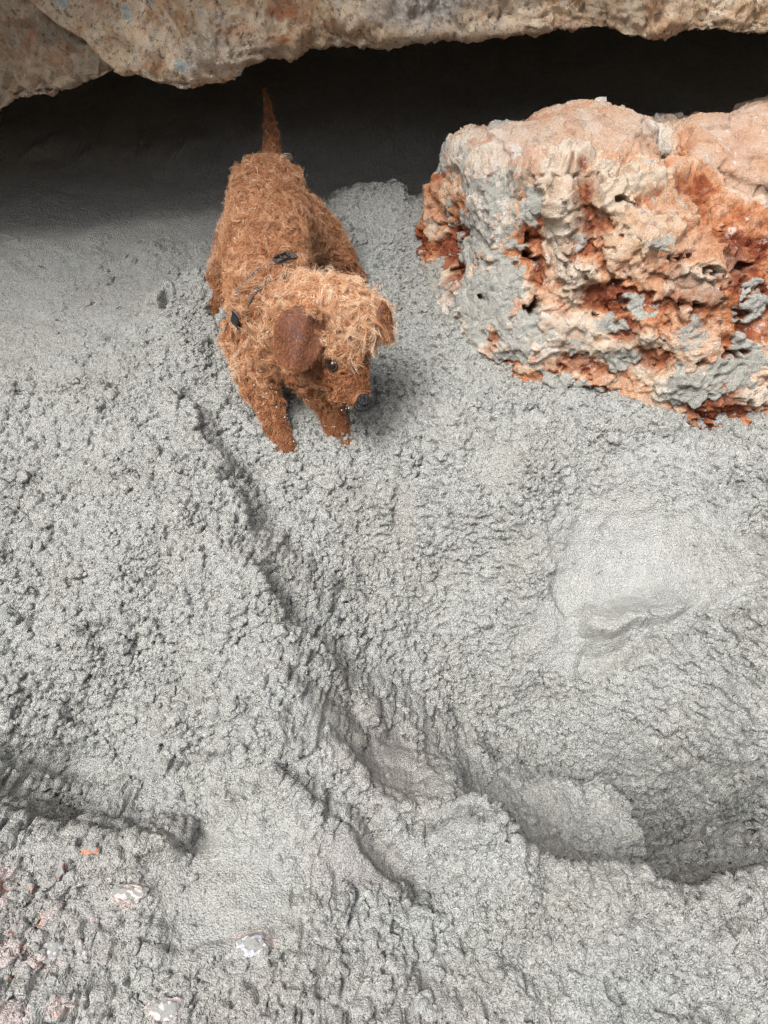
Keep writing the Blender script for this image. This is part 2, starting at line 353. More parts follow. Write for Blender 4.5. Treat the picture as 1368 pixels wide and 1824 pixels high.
def sand_z(x, y):
    i = int(np.clip(np.searchsorted(xa, x), 1, len(xa) - 1)); j = int(np.clip(np.searchsorted(ya, y), 1, len(ya) - 1)); return float(Hg[j, i])

tick('sand')
# loose crumbs lying on the sand
def crumb_variants(n, sub):
    out = []
    for k in range(n):
        bm = bmesh.new(); bmesh.ops.create_icosphere(bm, subdivisions=sub, radius=1.0)
        v = np.array([x.co[:] for x in bm.verts]); f = np.array([[x.index for x in fc.verts] for fc in bm.faces]); bm.free()
        v *= (1 + perlin(v, 1.3, k * 9.1)[:, None] * .55 + perlin(v, 3.1, k * 3.3)[:, None] * .25); v[:, 2] *= .8; out.append((v, f))
    return out
def scatter(name, n, r0, r1, sub, label, seed, keep):
    rg = np.random.default_rng(seed); var = crumb_variants(8, sub); VV = []; FF = []; off = 0
    px = rg.uniform(-.75, .8, n); py = rg.uniform(.02, 1.5, n)
    pp = np.stack([px, py, np.zeros(n)], 1); prob = keep(pp); ok = rg.random(n) < prob
    for x, y in zip(px[ok], py[ok]):
        v, f = var[rg.integers(8)]; r = r0 + (r1 - r0) * rg.random() ** 4; a = rg.uniform(0, 6.28); c, s = math.cos(a), math.sin(a)
        w = v * r; w = np.stack([w[:, 0] * c - w[:, 1] * s, w[:, 0] * s + w[:, 1] * c, w[:, 2]], 1) + np.array([x, y, sand_z(x, y) + r * .25])
        VV.append(w); FF.append(f + off); off += len(v)
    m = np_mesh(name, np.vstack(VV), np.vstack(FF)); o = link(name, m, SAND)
    for a in ('warm', 'pale', 'rock'): set_attr(m, a, np.zeros(len(m.vertices)))
    return tag(o, label, kind='stuff')
dens = lambda p: (1 - blobs(SMOOTH, p)) * np.clip(.45 + perlin(p, 6, 14.0) * 1.5, 0, 1)
scatter('sand_crumbs', 24000, .0018, .0060, 1, 'small loose crumbs of damp grey sand strewn over the ground', 3, dens)
scatter('sand_clods', 1300, .0045, .013, 3, 'rounded clods of damp sand lying about the trench', 4, dens)

tick('crumbs')
# ------------------------------------------------------------------ overhanging rock
def mat_overhang():
    m = NT('weathered_limestone')
    c = m.ramp(m.noise(9, 6, 0.65, 0.5), [(0.28, (0.22, 0.135, 0.08)), (0.40, (0.64, 0.45, 0.28)), (0.54, (0.85, 0.71, 0.53)), (0.7, (0.76, 0.44, 0.24))])
    o = m.thr(m.noise(13, 7, 0.72, 0.6, off=4.3), 0.50, 0.64)
    c = m.mix(m.math('MULTIPLY', o, 0.75), c, m.ramp(m.noise(60, 4), [(0.35, (0.42, 0.15, 0.06)), (0.6, (0.66, 0.34, 0.18))]))
    c = m.mix(m.math('MULTIPLY', m.thr(m.noise(26, 6, 0.8, off=1.3), 0.55, 0.62), 0.6), c, (0.68, 0.65, 0.58))
    c = m.mix(m.math('MULTIPLY', m.thr(m.noise(75, 6, 0.85, off=6.3), 0.52, 0.62), 0.85), c, (0.12, 0.085, 0.06))
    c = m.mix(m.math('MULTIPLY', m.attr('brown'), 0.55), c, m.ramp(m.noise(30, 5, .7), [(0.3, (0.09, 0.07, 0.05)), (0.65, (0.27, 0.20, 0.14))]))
    c = m.mix(m.math('MULTIPLY', m.attr('grey'), 0.7), c, m.ramp(m.noise(70, 5, .75), [(0.35, (0.12, 0.12, 0.115)), (0.5, (0.4, 0.39, 0.37)), (0.65, (0.68, 0.67, 0.64))]))
    c = m.mix(m.thr(m.math('ADD', m.attr('lichen'), m.math('MULTIPLY', m.noise(110, 5, .75, off=2.0), .9)), .9, 1.1), c, m.ramp(m.noise(200, 4, .8), [(0.35, (0.34, 0.36, 0.34)), (0.55, (0.58, 0.63, 0.61))]))
    c = m.mix(m.math('MULTIPLY', m.thr(m.math('ADD', m.math('MULTIPLY', m.attr('rust'), .45), m.noise(30, 7, .8, .5, off=2.0)), .78, 1.05), .8), c, m.ramp(m.noise(90, 4, .8), [(0.35, (0.33, 0.09, 0.04)), (0.6, (0.62, 0.26, 0.12))]))
    m.l(c, m.b.inputs['Base Color']); m.b.inputs['Roughness'].default_value = 0.9; m.b.inputs['Specular IOR Level'].default_value = 0.25
    b = m.bump(m.noise(90, 8, 0.85), 0.010, 1.0); m.bump(m.noise(420, 3, 0.8), 0.0015, 0.8, b)
    return m.m
LIP = [(-900,330,1.35),(-500,290,1.38),(-200,268,1.40),(0,220,1.42),(60,208,1.42),(130,192,1.42),(200,164,1.42),(235,150,1.40),(255,156,1.39),(290,166,1.39),(350,169,1.39),(400,156,1.41),(450,122,1.46),(480,108,1.48),(560,90,1.5),(600,80,1.5),(640,80,1.5),(700,77,1.5),(740,64,1.52),
       (800,60,1.55),(860,62,1.55),(900,58,1.56),(960,55,1.56),(1040,52,1.58),(1070,60,1.56),(1110,70,1.55),(1150,73,1.55),(1185,71,1.56),(1212,61,1.58),(1250,64,1.57),(1368,64,1.58),(1600,60,1.6),(2000,90,1.6)]
L = np.array([[*p2d(*a)] for a in LIP]); o_ = np.argsort(L[:, 0]); L = L[o_]
lx = np.concatenate([[-45, -2.6, -1.9], L[:, 0], [2.9, 3.6, 45]]); lz = np.concatenate([[-.3, -.25, .1], L[:, 2], [.25, -.2, -.3]]); ly = np.concatenate([[1.3, 1.3, 1.3], L[:, 1], [1.6, 1.6, 1.6]])
oxa = axis(-0.98, 1.16, 0.0034, 4.2, 1.10)
# cross-section keys: dy, dz from the lip; first the cave roof running in, then the face, the upper cliff raised to block sky, and the top
keys = [(4.2, None), (2.2, -.30), (1.2, -.20), (.6, -.07), (.25, .005), (.10, .012), (.03, .003), (0, 0), (-.012, .010), (-.004, .040), (.035, .08), (.10, .13), (.18, .19), (.25, .27), (.29, .42), (.24, .62), (.06, .85), (-.06, 1.3), (.4, 2.0), (4.2, 1.6), (4.3, .4), (4.3, None)]
steps = [.1, .05, .03, .012, .006, .0034, .003, .003, .0034, .0034, .0034, .0034, .004, .015, .03, .05, .05, .08, .1, .1, .1]
rows = []
for k in range(len(keys) - 1):
    a, b = keys[k], keys[k + 1]; za = a[1] if a[1] is not None else -9; zb = b[1] if b[1] is not None else -9
    Ls = math.hypot(b[0] - a[0], (zb - za) if -9 not in (za, zb) else .5); n = max(1, int(Ls / steps[k]))
    for t in range(n): rows.append((k, t / n))
rows.append((len(keys) - 2, 1.0))
lzc = np.interp(oxa, lx, lz); lyc = np.interp(oxa, lx, ly)
K = []
shade_lean = sstep(.15, -.65, oxa) * sstep(-4, -2.5, oxa)  # unseen upper cliff leans out at left, shaped to shade the sand below
for k_, (dy, dz) in enumerate(keys):
    if k_ in (14, 15, 16, 17): dy = dy - shade_lean * (.0, .0, .07, .34)[k_ - 14]
    K.append(np.stack([oxa, lyc + dy, (lzc + dz) if dz is not None else np.full_like(lzc, -.25)], 1))
K = np.array(K)
def cr(k, t):
    p0, p1, p2, p3 = K[max(k - 1, 0)], K[k], K[k + 1], K[min(k + 2, len(K) - 1)]
    if k < 3 or k > 16: return p1 * (1 - t) + p2 * t
    return .5 * (2 * p1 + (p2 - p0) * t + (2 * p0 - 5 * p1 + 4 * p2 - p3) * t * t + (3 * p1 - p0 - 3 * p2 + p3) * t ** 3)
OV = np.array([cr(k, t) for k, t in rows]); nr, nc = OV.shape[:2]; OV = OV.reshape(-1, 3)
me = np_mesh('rock', OV, grid_faces(nr, nc)[:, ::-1])
V, N = co_no(me)
def rock_blobs(marks, V, D=1.45, warp=.4):
    r = np.zeros(len(V)); w = perlin(V, 22, 5.0) * warp + perlin(V, 70, 9.0) * warp * .6
    for a, b, rx, rz, s in marks:
        c = p2d(a, b, D); d = np.sqrt(((V[:, 0] - c.x) / rx) ** 2 + ((V[:, 2] - c.z) / rz) ** 2) + w
        r = np.maximum(r, s * sstep(1.3, .7, d))
    return r
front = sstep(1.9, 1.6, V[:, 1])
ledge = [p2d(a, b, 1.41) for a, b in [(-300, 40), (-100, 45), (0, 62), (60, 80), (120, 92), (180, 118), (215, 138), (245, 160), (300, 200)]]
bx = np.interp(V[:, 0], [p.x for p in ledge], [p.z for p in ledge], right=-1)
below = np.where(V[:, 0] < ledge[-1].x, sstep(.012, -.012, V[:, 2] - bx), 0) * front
ledge2 = [p2d(a, b, 1.55) for a, b in [(560, 70), (640, 62), (720, 45), (800, 52), (1000, 52), (1060, 30), (1110, 25), (1200, 22), (1215, 60)]]
lo0 = np.abs(V[:, 2] - np.interp(V[:, 0], lx, lz)); calm = .35 + .65 * sstep(.0, .035, lo0)
disp = fbm(V, 3.2, 2, .5, 3.0) * .035 * front + fbm(V, 9, 4, .6, 1.0) * .028 * calm
rid = 1 - np.abs(fbm(V, 14, 3, .5, 8.0)) * 2; disp += rid * .008 * calm
f1, f2, idn = worley(V * np.array([1, 1, 1.5], np.float32) + (perlin(V, 20, 4.4) * .01)[:, None], 26, 2.0, True)
disp += ((idn - .5) * .008 * sstep(.0, .12, f2 - f1) - sstep(.06, 0, f2 - f1) * .004) * calm
f1, f2, idn = worley(V, 85, 6.0, True); disp += dome(f1, .9) * .003 * idn
disp -= sstep(.2, .45, perlin(V, 55, 13.0)) * .006 * calm + sstep(.25, .45, perlin(V, 120, 23.0)) * .003
for crk, dep, wd in [([(295, -20), (330, 20), (365, 48), (385, 55)], .02, .006), ([(400, 62), (445, 75), (470, 85)], .010, .006), ([(1218, -10), (1212, 40), (1218, 62)], .03, .008), ([(0, 95), (35, 130), (60, 150), (110, 165)], .014, .006), ([(560, 0), (545, 40), (520, 90)], .012, .012), ([(740, 60), (690, 40), (640, 20)], .01, .01)]:
    pts = [(p2d(a, b, 1.5).x, p2d(a, b, 1.5).z) for a, b in crk]
    s, t = polyline_sd(V[:, 0] + perlin(V, 40, 2.) * .006, V[:, 2] + perlin(V, 40, 5.) * .006, pts); disp -= dep * np.exp(-(s / wd) ** 2) * front
for a, b, rr, dp in [(320, 58, .012, .008), (105, 22, .010, .012), (290, 40, .012, .01), (205, 20, .01, .01), (420, 10, .008, .014), (590, 20, .02, .012), (960, 12, .015, .012), (840, 20, .02, .01), (1290, 15, .02, .008)]:
    c = p2d(a, b, 1.5); d = np.hypot(V[:, 0] - c.x, V[:, 2] - c.z) / rr; disp -= dp * np.exp(-d * d) * front
edgef = sstep(2.6, 1.6, np.abs(V[:, 0])) * .8 + .2
V2 = V + N * (disp * edgef)[:, None]; V2[:, 1] += below * .055
lob = np.exp(-((V[:, 0] - p2d(330, 100, 1.45).x) / .20) ** 2) * front * sstep(.0, .05, V[:, 2] - np.interp(V[:, 0], lx, lz)); V2[:, 1] -= lob * .03
me.vertices.foreach_set('co', V2.astype(np.float32).ravel()); me.update()
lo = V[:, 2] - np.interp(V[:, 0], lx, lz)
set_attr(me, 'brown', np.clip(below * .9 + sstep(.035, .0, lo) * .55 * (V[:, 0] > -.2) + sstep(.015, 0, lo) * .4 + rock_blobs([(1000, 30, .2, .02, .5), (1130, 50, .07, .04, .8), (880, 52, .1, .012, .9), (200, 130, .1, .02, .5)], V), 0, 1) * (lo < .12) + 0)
set_attr(me, 'grey', rock_blobs([(770, 20, .10, .05, 1), (700, 45, .05, .025, .7), (385, 70, .05, .035, .5), (460, 100, .04, .02, .4)], V))
set_attr(me, 'lichen', rock_blobs([(215, 30, .011, .008, 1), (330, 98, .012, .008, 1), (295, 128, .012, .008, 1), (328, 137, .006, .005, 1), (70, 48, .012, .005, .8)], V, 1.41, .55))
set_attr(me, 'rust', rock_blobs([(495, 35, .03, .03, 1), (430, 18, .02, .03, .9), (490, 92, .03, .008, .9), (395, 138, .02, .006, .8), (45, 10, .05, .02, .7), (630, 22, .02, .02, .9), (160, 22, .04, .01, .6), (320, 65, .03, .02, .6), (40, 110, .03, .01, .8)], V, 1.43, .5))
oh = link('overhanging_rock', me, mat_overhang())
tag(oh, 'weathered cream and brown rock slab overhanging the dark hollow above the dog', 'rock')

tick('overhang')
# unseen rocks added behind and beside the camera to shut out the low sky
def mat_plain_rock():
    m = NT('sky_block_rock'); c = m.ramp(m.noise(1.6, 7, 0.65, .5), [(0.3, (0.18, 0.14, 0.11)), (0.5, (0.42, 0.34, 0.26)), (0.68, (0.5, 0.30, 0.2))])
    m.l(c, m.b.inputs['Base Color']); m.b.inputs['Roughness'].default_value = .92; m.bump(m.noise(14, 8, .75), .05, .9); return m.m
SKY_BLOCK = mat_plain_rock()
def sky_block_rock(cx, cy, rx, ry, rz, seed, label):
    bm = bmesh.new(); bmesh.ops.create_icosphere(bm, subdivisions=6, radius=1.0)
    v = np.array([x.co[:] for x in bm.verts], np.float32); f = np.array([[x.index for x in fc.verts] for fc in bm.faces]); bm.free()
    v = np.sign(v) * np.abs(v) ** .8
    v = v * (1 + fbm(v, .9, 5, .55, seed)[:, None] * .3) * np.array([rx, ry, rz]); f1, f2, i = worley(v, 1.6, seed, True); v *= (1 + (i - .5)[:, None] * .08)
    v += np.array([cx, cy, rz * .25]); o = link('sky_block_rock', np_mesh('sky_block_rock', v, f), SKY_BLOCK); tag(o, label, 'rock', 'unseen rocks added to block low sky')
sky_block_rock(-0.3, -3.4, 2.8, 1.1, 2.9, 1.0, 'large brown rock added unseen behind the camera to block low sky')
sky_block_rock(3.6, -1.2, 1.0, 1.7, 1.8, 5.0, 'tall brown rock added out of view to the right to block low sky')
sky_block_rock(-3.6, -0.6, 1.1, 2.0, 1.5, 9.0, 'low brown rock added out of view to the left to block low sky')

# ------------------------------------------------------------------ red and cream boulder
def mat_boulder():
    m = NT('red_cream_limestone')
    n1 = m.math('ADD', m.math('MULTIPLY', m.attr('lev'), 0.52), m.math('MULTIPLY', m.noise(26, 7, 0.78, 0.6), 0.46))
    c = m.ramp(n1, [(0.22, (0.17, 0.045, 0.028)), (0.36, (0.40, 0.12, 0.055)), (0.45, (0.70, 0.30, 0.14)), (0.52, (0.84, 0.52, 0.34)), (0.59, (0.86, 0.70, 0.54)), (0.75, (0.88, 0.82, 0.73))])
    c = m.mix(m.math('MULTIPLY', m.thr(m.noise(16, 6, 0.72, 0.5, off=2.2), 0.52, 0.60), 0.65), c, m.ramp(m.noise(70, 4), [(0.3, (0.50, 0.17, 0.075)), (0.6, (0.76, 0.42, 0.26))]))
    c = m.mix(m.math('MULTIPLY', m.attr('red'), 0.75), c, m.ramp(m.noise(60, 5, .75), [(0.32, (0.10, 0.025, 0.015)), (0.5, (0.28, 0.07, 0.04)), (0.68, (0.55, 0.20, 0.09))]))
    c = m.mix(m.math('MULTIPLY', m.attr('cream'), 0.6), c, m.ramp(m.noise(25, 5, .7), [(0.3, (0.72, 0.46, 0.28)), (0.5, (0.80, 0.64, 0.46)), (0.68, (0.82, 0.72, 0.60))]))
    c = m.mix(m.math('MULTIPLY', m.attr('peach'), 0.85), c, m.ramp(m.noise(18, 6, .7), [(0.3, (0.60, 0.30, 0.17)), (0.5, (0.72, 0.48, 0.34)), (0.7, (0.72, 0.60, 0.52))]))
    c = m.mix(m.math('MULTIPLY', m.thr(m.noise(24, 8, 0.8, .4, off=9.0), 0.585, 0.62), 0.8), c, (0.84, 0.81, 0.79))
    c = m.mix(m.math('MULTIPLY', m.thr(m.noise(140, 4, 0.8, off=6.3), 0.58, 0.68), 0.6), c, (0.22, 0.07, 0.04))
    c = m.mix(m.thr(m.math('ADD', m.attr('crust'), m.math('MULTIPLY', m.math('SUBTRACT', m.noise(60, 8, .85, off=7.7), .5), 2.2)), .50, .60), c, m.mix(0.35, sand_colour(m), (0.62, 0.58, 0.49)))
    m.l(c, m.b.inputs['Base Color']); m.b.inputs['Roughness'].default_value = 1.0; m.b.inputs['Specular IOR Level'].default_value = 0.12
    b = m.bump(m.noise(75, 8, 0.85), 0.010, 1.0); m.bump(m.noise(330, 3, 0.8), 0.003, 1.0, b)
    return m.m
W = p2w
main = [W(735,490,.04),W(790,545,.04),W(850,665,.03),W(1000,735,.03),W(735,430,.10),W(752,370,.17),W(770,310,.24),W(798,240,.32),W(835,218,.35),W(900,212,.37),W(1040,188,.395),W(1115,200,.39),W(1160,226,.36),W(960,300,.375),W(1080,300,.385),
        W(850,300,.33),W(1200,340,.36),W(1000,560,.17),W(1150,720,.02),Vector((.22,1.75,.0)),Vector((.55,1.75,.0)),Vector((.28,1.7,.20)),Vector((.5,1.6,.28)),W(850,655,-.2),W(1150,740,-.2),Vector((.05,1.5,-.2))]
right = [W(1150,300,.385),W(1240,290,.37),W(1368,350,.35),W(1480,400,.34),W(1000,715,.03),W(1250,792,.04),W(1368,765,.04),W(1480,740,.03),W(1000,520,.2),W(1300,600,.16),W(1420,560,.2),W(1200,440,.33),W(1368,470,.31),
         W(1200,760,-.2),W(1500,740,-.2),Vector((.9,1.5,-.2)),Vector((.4,1.5,-.1)),Vector((.9,1.5,.1)),Vector((1.05,1.1,-.1)),W(1000,330,.37)]
backl = [W(1165,232,.34),W(1250,218,.355),W(1368,193,.37),W(1500,180,.38),W(1368,330,.33),W(1250,290,.34),Vector((.95,1.75,.25)),Vector((.5,1.7,.2)),Vector((.4,1.4,-.1)),Vector((1.1,1.8,-.1)),Vector((1.15,1.2,-.1))]
bme = remesh([hull(main), hull(right), hull(backl)], 0.0037, 14, 'boulder')
V, N = co_no(bme)
tri = BVHTree.FromPolygons([Vector(v) for v in V[::1]], [tuple(p.vertices) for p in bme.polygons])
cam0 = Vector((0, 0, CAM_H))
def hit(px, py):
    d = (p2w(px, py, -1) - cam0).normalized(); h = tri.ray_cast(cam0, d); return h[0]
def bl(marks, V, warp=.5):
    r = np.zeros(len(V)); w = perlin(V, 16, 5.0) * warp + perlin(V, 50, 9.0) * warp * .8 + perlin(V, 120, 19.0) * warp * .4
    for a, b, rx, ry, s in marks:
        c = hit(a, b)
        if c is None: continue
        e = V - np.array(c); d = np.sqrt((e[:, 0] / rx) ** 2 + (e[:, 1] ** 2 + e[:, 2] ** 2) / ry ** 2) + w
        r = np.maximum(r, s * sstep(1.3, .75, d))
    return r
crust = bl([(850,420,.055,.12,1),(880,500,.06,.08,1),(900,350,.05,.05,.8),(850,300,.05,.03,.6),(780,520,.05,.06,1),(820,590,.05,.05,1),(930,600,.05,.05,.95),(950,560,.03,.03,1),(790,270,.03,.03,.8),(885,225,.02,.015,.9),(945,370,.022,.04,.9),
            (1080,580,.04,.014,.8),(1160,560,.05,.012,.7),(1330,640,.06,.04,1),(1200,700,.07,.03,1),(1260,660,.04,.03,.8),(1100,640,.04,.02,.8),(1010,690,.05,.02,.9),(1130,540,.03,.012,.7),(1180,435,.02,.012,.6),(1020,430,.025,.02,.6),(1060,310,.01,.03,.5),(1340,540,.04,.03,.8),(740,480,.03,.05,1),(960,240,.05,.015,.6),(850,520,.07,.07,1),(1030,600,.02,.03,.7),(1230,600,.03,.03,.6)], V, .9)
red = bl([(790,450,.022,.06,.9),(812,490,.02,.05,.9),(1045,360,.022,.06,1),(1060,400,.025,.03,.9),(1030,430,.03,.03,.8),(1080,530,.09,.022,1),(1170,545,.06,.02,.8),(1240,520,.05,.03,.7),(1150,640,.06,.02,.7),(1050,650,.05,.02,.7),(1330,440,.04,.03,.8),(1240,720,.09,.022,1),(1310,735,.06,.02,1),(960,500,.015,.05,.8),(920,640,.04,.016,.8),(800,240,.03,.02,.9),(1110,590,.05,.02,.8),(880,600,.03,.01,.8),(1180,480,.03,.02,.5),(960,410,.015,.04,.6),(1060,700,.03,.012,.8),(1300,680,.03,.03,.7)], V, .8)
cream = bl([(1000,380,.035,.06,1),(1010,330,.06,.02,.9),(1100,360,.05,.06,1),(1140,330,.05,.03,.9),(1040,490,.05,.015,.9),(1130,460,.05,.03,.7),(1010,520,.03,.012,.8),(1150,400,.04,.05,.8),(880,460,.025,.012,1),(1200,430,.04,.03,.7),(1190,370,.05,.04,.6),(960,610,.04,.02,.6),(1160,600,.05,.015,.5),(1250,470,.06,.05,.4),(1100,620,.04,.015,.6)], V, .7)
peach = np.clip(sstep(.34, .37, V[:, 2] + perlin(V, 12, 3.) * .02) * .8 * (V[:, 1] > 1.27) + sstep(.55, .6, V[:, 0]) * (V[:, 1] > 1.25) * .9 * sstep(.25, .3, V[:, 2]), 0, 1)
Vw = V + np.stack([perlin(V, 14, 1.), perlin(V, 14, 2.), perlin(V, 14, 3.)], 1) * .018 + np.stack([perlin(V, 45, 4.), perlin(V, 45, 5.), perlin(V, 45, 6.)], 1) * .006
disp = fbm(V, 4.5, 3, .5, 3.0) * .026
def terrace(h, n, edge):
    h = h * n; f = h - np.floor(h); return (np.floor(h) + sstep(1 - edge, 1, f)) / n
lev = np.clip(.59 + fbm(Vw, 7.0, 4, .5, 11.0) * .58 + cream * .20 - red * .22, 0, 1); plate = 1 - peach * .75
disp += (terrace(lev, 4, .22) - .5) * .042 * plate
lev2 = .5 + fbm(Vw, 24.0, 3, .5, 31.0) * .6; disp += (terrace(lev2, 3, .25) - .5) * .012 * plate * (1 - .6 * sstep(.55, .75, lev))
f1, f2, idn = worley(Vw, 17, 2.0, True); disp += (idn - .5) * .012 * sstep(0, .06, f2 - f1) - sstep(.05, 0, f2 - f1) * .004
rid = 1 - np.abs(fbm(Vw, 40, 3, .55, 8.0)) * 2.2; disp += rid * .0022
disp += fbm(V, 120, 2, .5, 5.0) * .0014
disp -= sstep(.25, .42, perlin(Vw, 60, 13.0)) * .008 * plate * sstep(.7, .5, lev)
disp += cream * .005 - red * .007
cd = dome(worley(V, 75, 4.0)[0]) * .005 + dome(worley(V, 160, 9.0)[0]) * .003
crust = np.clip(crust - .25 * sstep(.55, .75, lev) + .12 * sstep(.5, .35, lev), 0, 1); cm = sstep(.42, .56, crust); disp = disp * (1 - .45 * cm) + cm * (cd * .6 + .0005)
hole = np.zeros(len(V))
V2 = V + N * disp[:, None]
for a, b, rx, ry, dp in [(940,455,.016,.014,.035),(955,545,.022,.016,.045),(860,525,.020,.008,.03),(1210,462,.014,.010,.03),(1265,480,.016,.010,.035),(1220,543,.028,.008,.035),(1120,360,.018,.010,.02),(1045,695,.035,.009,.03),(1110,535,.05,.010,.016),(1310,630,.02,.010,.02),(1060,560,.05,.007,.014),
                         (1335,480,.02,.015,.02),(1100,505,.03,.008,.012),(1290,400,.02,.01,.015),(1020,480,.02,.008,.012),(1180,600,.03,.006,.012),(1240,645,.02,.008,.012),(935,425,.008,.015,.02),(900,650,.02,.006,.012),(1280,755,.06,.010,.02),(810,480,.014,.03,.012),(1330,560,.02,.012,.015)]:
    c = hit(a, b)
    if c is None: continue
    wv = V + (np.stack([perlin(V, 60, 1.), perlin(V, 60, 2.), perlin(V, 60, 3.)], 1) * .012)
    e = wv - np.array(c); d = np.sqrt((e[:, 0] / (rx * 1.25)) ** 2 + (e[:, 1] ** 2 + e[:, 2] ** 2) / (ry * .62) ** 2) + perlin(V, 90, 4.) * .5
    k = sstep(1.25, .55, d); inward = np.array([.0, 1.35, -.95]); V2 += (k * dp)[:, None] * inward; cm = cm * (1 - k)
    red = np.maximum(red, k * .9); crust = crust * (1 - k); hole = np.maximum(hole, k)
bme.vertices.foreach_set('co', V2.astype(np.float32).ravel()); bme.update()
for p in bme.polygons: p.use_smooth = True
set_attr(bme, 'crust', crust); set_attr(bme, 'red', red); set_attr(bme, 'cream', cream); set_attr(bme, 'peach', peach); set_attr(bme, 'lev', lev)
bo = link('boulder', bme, mat_boulder())
tag(bo, 'big pitted orange, cream and dark red boulder with grey sand clinging to it', 'boulder')

tick('boulder')
# ------------------------------------------------------------------ smaller stones
def mat_stone(name, stops, sc=40):
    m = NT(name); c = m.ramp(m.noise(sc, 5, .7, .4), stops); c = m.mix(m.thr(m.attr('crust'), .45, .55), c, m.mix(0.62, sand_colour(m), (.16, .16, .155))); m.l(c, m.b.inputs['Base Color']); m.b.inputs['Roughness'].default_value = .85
    b = m.bump(m.noise(120, 6, .8), .004, .9); return m.m
M_RED = mat_stone('dark_red_stone', [(.35, (.10, .03, .025)), (.6, (.30, .12, .10))])
M_ORANGE = mat_stone('orange_stone', [(.35, (.42, .13, .05)), (.6, (.66, .34, .22))], 60)
M_PINK = mat_stone('pale_pink_stone', [(.35, (.62, .46, .42)), (.6, (.76, .70, .68))], 50)
M_WHITE = mat_stone('white_purple_stone', [(.35, (.30, .29, .36)), (.5, (.62, .61, .66)), (.65, (.80, .79, .82))], 50)
def stone(name, px, py, z, r, mat, label, cat='stone', seed=0, crustz=.3, sub=5, rot=0.0, sink=.3, group=None, gritty=False):
    bm = bmesh.new(); bmesh.ops.create_icosphere(bm, subdivisions=sub, radius=1.0)
    v = np.array([x.co[:] for x in bm.verts], np.float32); f = np.array([[x.index for x in fc.verts] for fc in bm.faces]); bm.free()
    v = np.sign(v) * np.abs(v) ** .75; v = v * (1 + fbm(v, .8, 4, .5, seed)[:, None] * (.35 if max(r) > .012 else .8))
    v = v * np.array(r); f1, f2, i = worley(v, 1.6 / max(r), seed, True); v *= (1 + (i - .5)[:, None] * .14)
    v += (perlin(v, 60, seed) * .0025 + dome(worley(v, 120, seed)[0]) * .002)[:, None] * (v / (np.linalg.norm(v, axis=1)[:, None] + 1e-6))
    if gritty:
        vw_ = v + np.stack([perlin(v, 60, 1.), perlin(v, 60, 2.), perlin(v, 60, 3.)], 1) * .008; q1, r1_ = worley(vw_, 70, 3.); q2, r2_ = worley(vw_, 160, 5.)
        d_ = dome(q1) * .006 * r1_ + dome(q2) * .003 * r2_ + fbm(v, 40, 3, .6, 3.) * .006 - sstep(.15, .45, perlin(v, 75, 2.)) * .006 - sstep(.1, .4, perlin(v, 180, 4.)) * .004
        v += d_[:, None] * (v / (np.linalg.norm(v, axis=1)[:, None] + 1e-6))
    c, s = math.cos(rot), math.sin(rot); v = np.stack([v[:, 0] * c - v[:, 1] * s, v[:, 0] * s + v[:, 1] * c, v[:, 2]], 1)
    p = p2w(px, py, z); gz = sand_z(p.x, p.y) if z > -.5 else z
    me = np_mesh(name, v, f); cr_ = np.clip(.5 + (v[:, 1] / r[1] * 1.6 + 1.15 if gritty else 0) * 1.0 + (v[:, 2] / r[2] - crustz) * (1.2 if gritty else .25) + perlin(v + np.float32(seed), 40 if gritty else 150, 3.) * (.5 if gritty else 1.3), 0, 1); set_attr(me, 'crust', cr_)
    o = link(name, me, mat); o.location = (p.x, p.y, gz + r[2] * (1 - 2 * sink))
    if gritty:
        me.materials.append(SAND); mi = (cr_[f].mean(1) > .5).astype(np.int32); me.polygons.foreach_set('material_index', mi)
        for a_ in ('warm', 'pale', 'rock'): set_attr(me, a_, np.zeros(len(v)))
    tag(o, label, cat, group); return o
stone('sand_covered_stone', 1030, 1480, -.17, (.105, .070, .055), M_RED, 'sand covered stone lying in the pit at the bottom of the trench', seed=3.0, crustz=-.1, rot=-.38, sink=.52, gritty=True, sub=7)
stone('stone', 455, 1690, .085, (.014, .009, .007), M_WHITE, 'small white and purplish lump lying in smooth foreground sand', seed=5.0, sink=.42)
stone('stone', 240, 1597, .085, (.018, .008, .007), M_PINK, 'pale pink lump beside the crease in the foreground sand', seed=7.0, sink=.42)
stone('stone', 312, 1800, .1, (.016, .009, .007), M_PINK, 'flat pale cream stone half buried at the bottom edge of the foreground', seed=8.0, sink=.45)
stone('stone', 8, 1600, .08, (.009, .014, .010), M_ORANGE, 'rust orange stone poking out of sand at the far left edge', seed=9.0)
stone('stone', 180, 1525, .07, (.008, .005, .005), M_ORANGE, 'tiny orange chip on top of the crumbly left mound', seed=10.0, sub=4)
stone('stone', 130, 1560, .07, (.004, .008, .004), M_RED, 'dark red sliver in the crumbly left mound', seed=11.0, sub=4)
stone('stone', 95, 1700, .09, (.014, .009, .006), M_WHITE, 'grey white lump of bare rock in the lower left foreground', seed=12.0, sink=.46)
for k_, (a_, b_) in enumerate([(60,1585),(35,1660),(150,1690),(20,1740),(110,1780)]):
    stone('stone', a_, b_, .09, (.0035 + .002 * (k_ % 3), .0035, .003), (M_ORANGE, M_RED, M_PINK)[k_ % 3], 'tiny reddish or pink stone chip bedded in the lower left foreground', 'stone', seed=20. + k_, sub=3, rot=k_, sink=.35, group='tiny chips bedded in the lower left foreground')
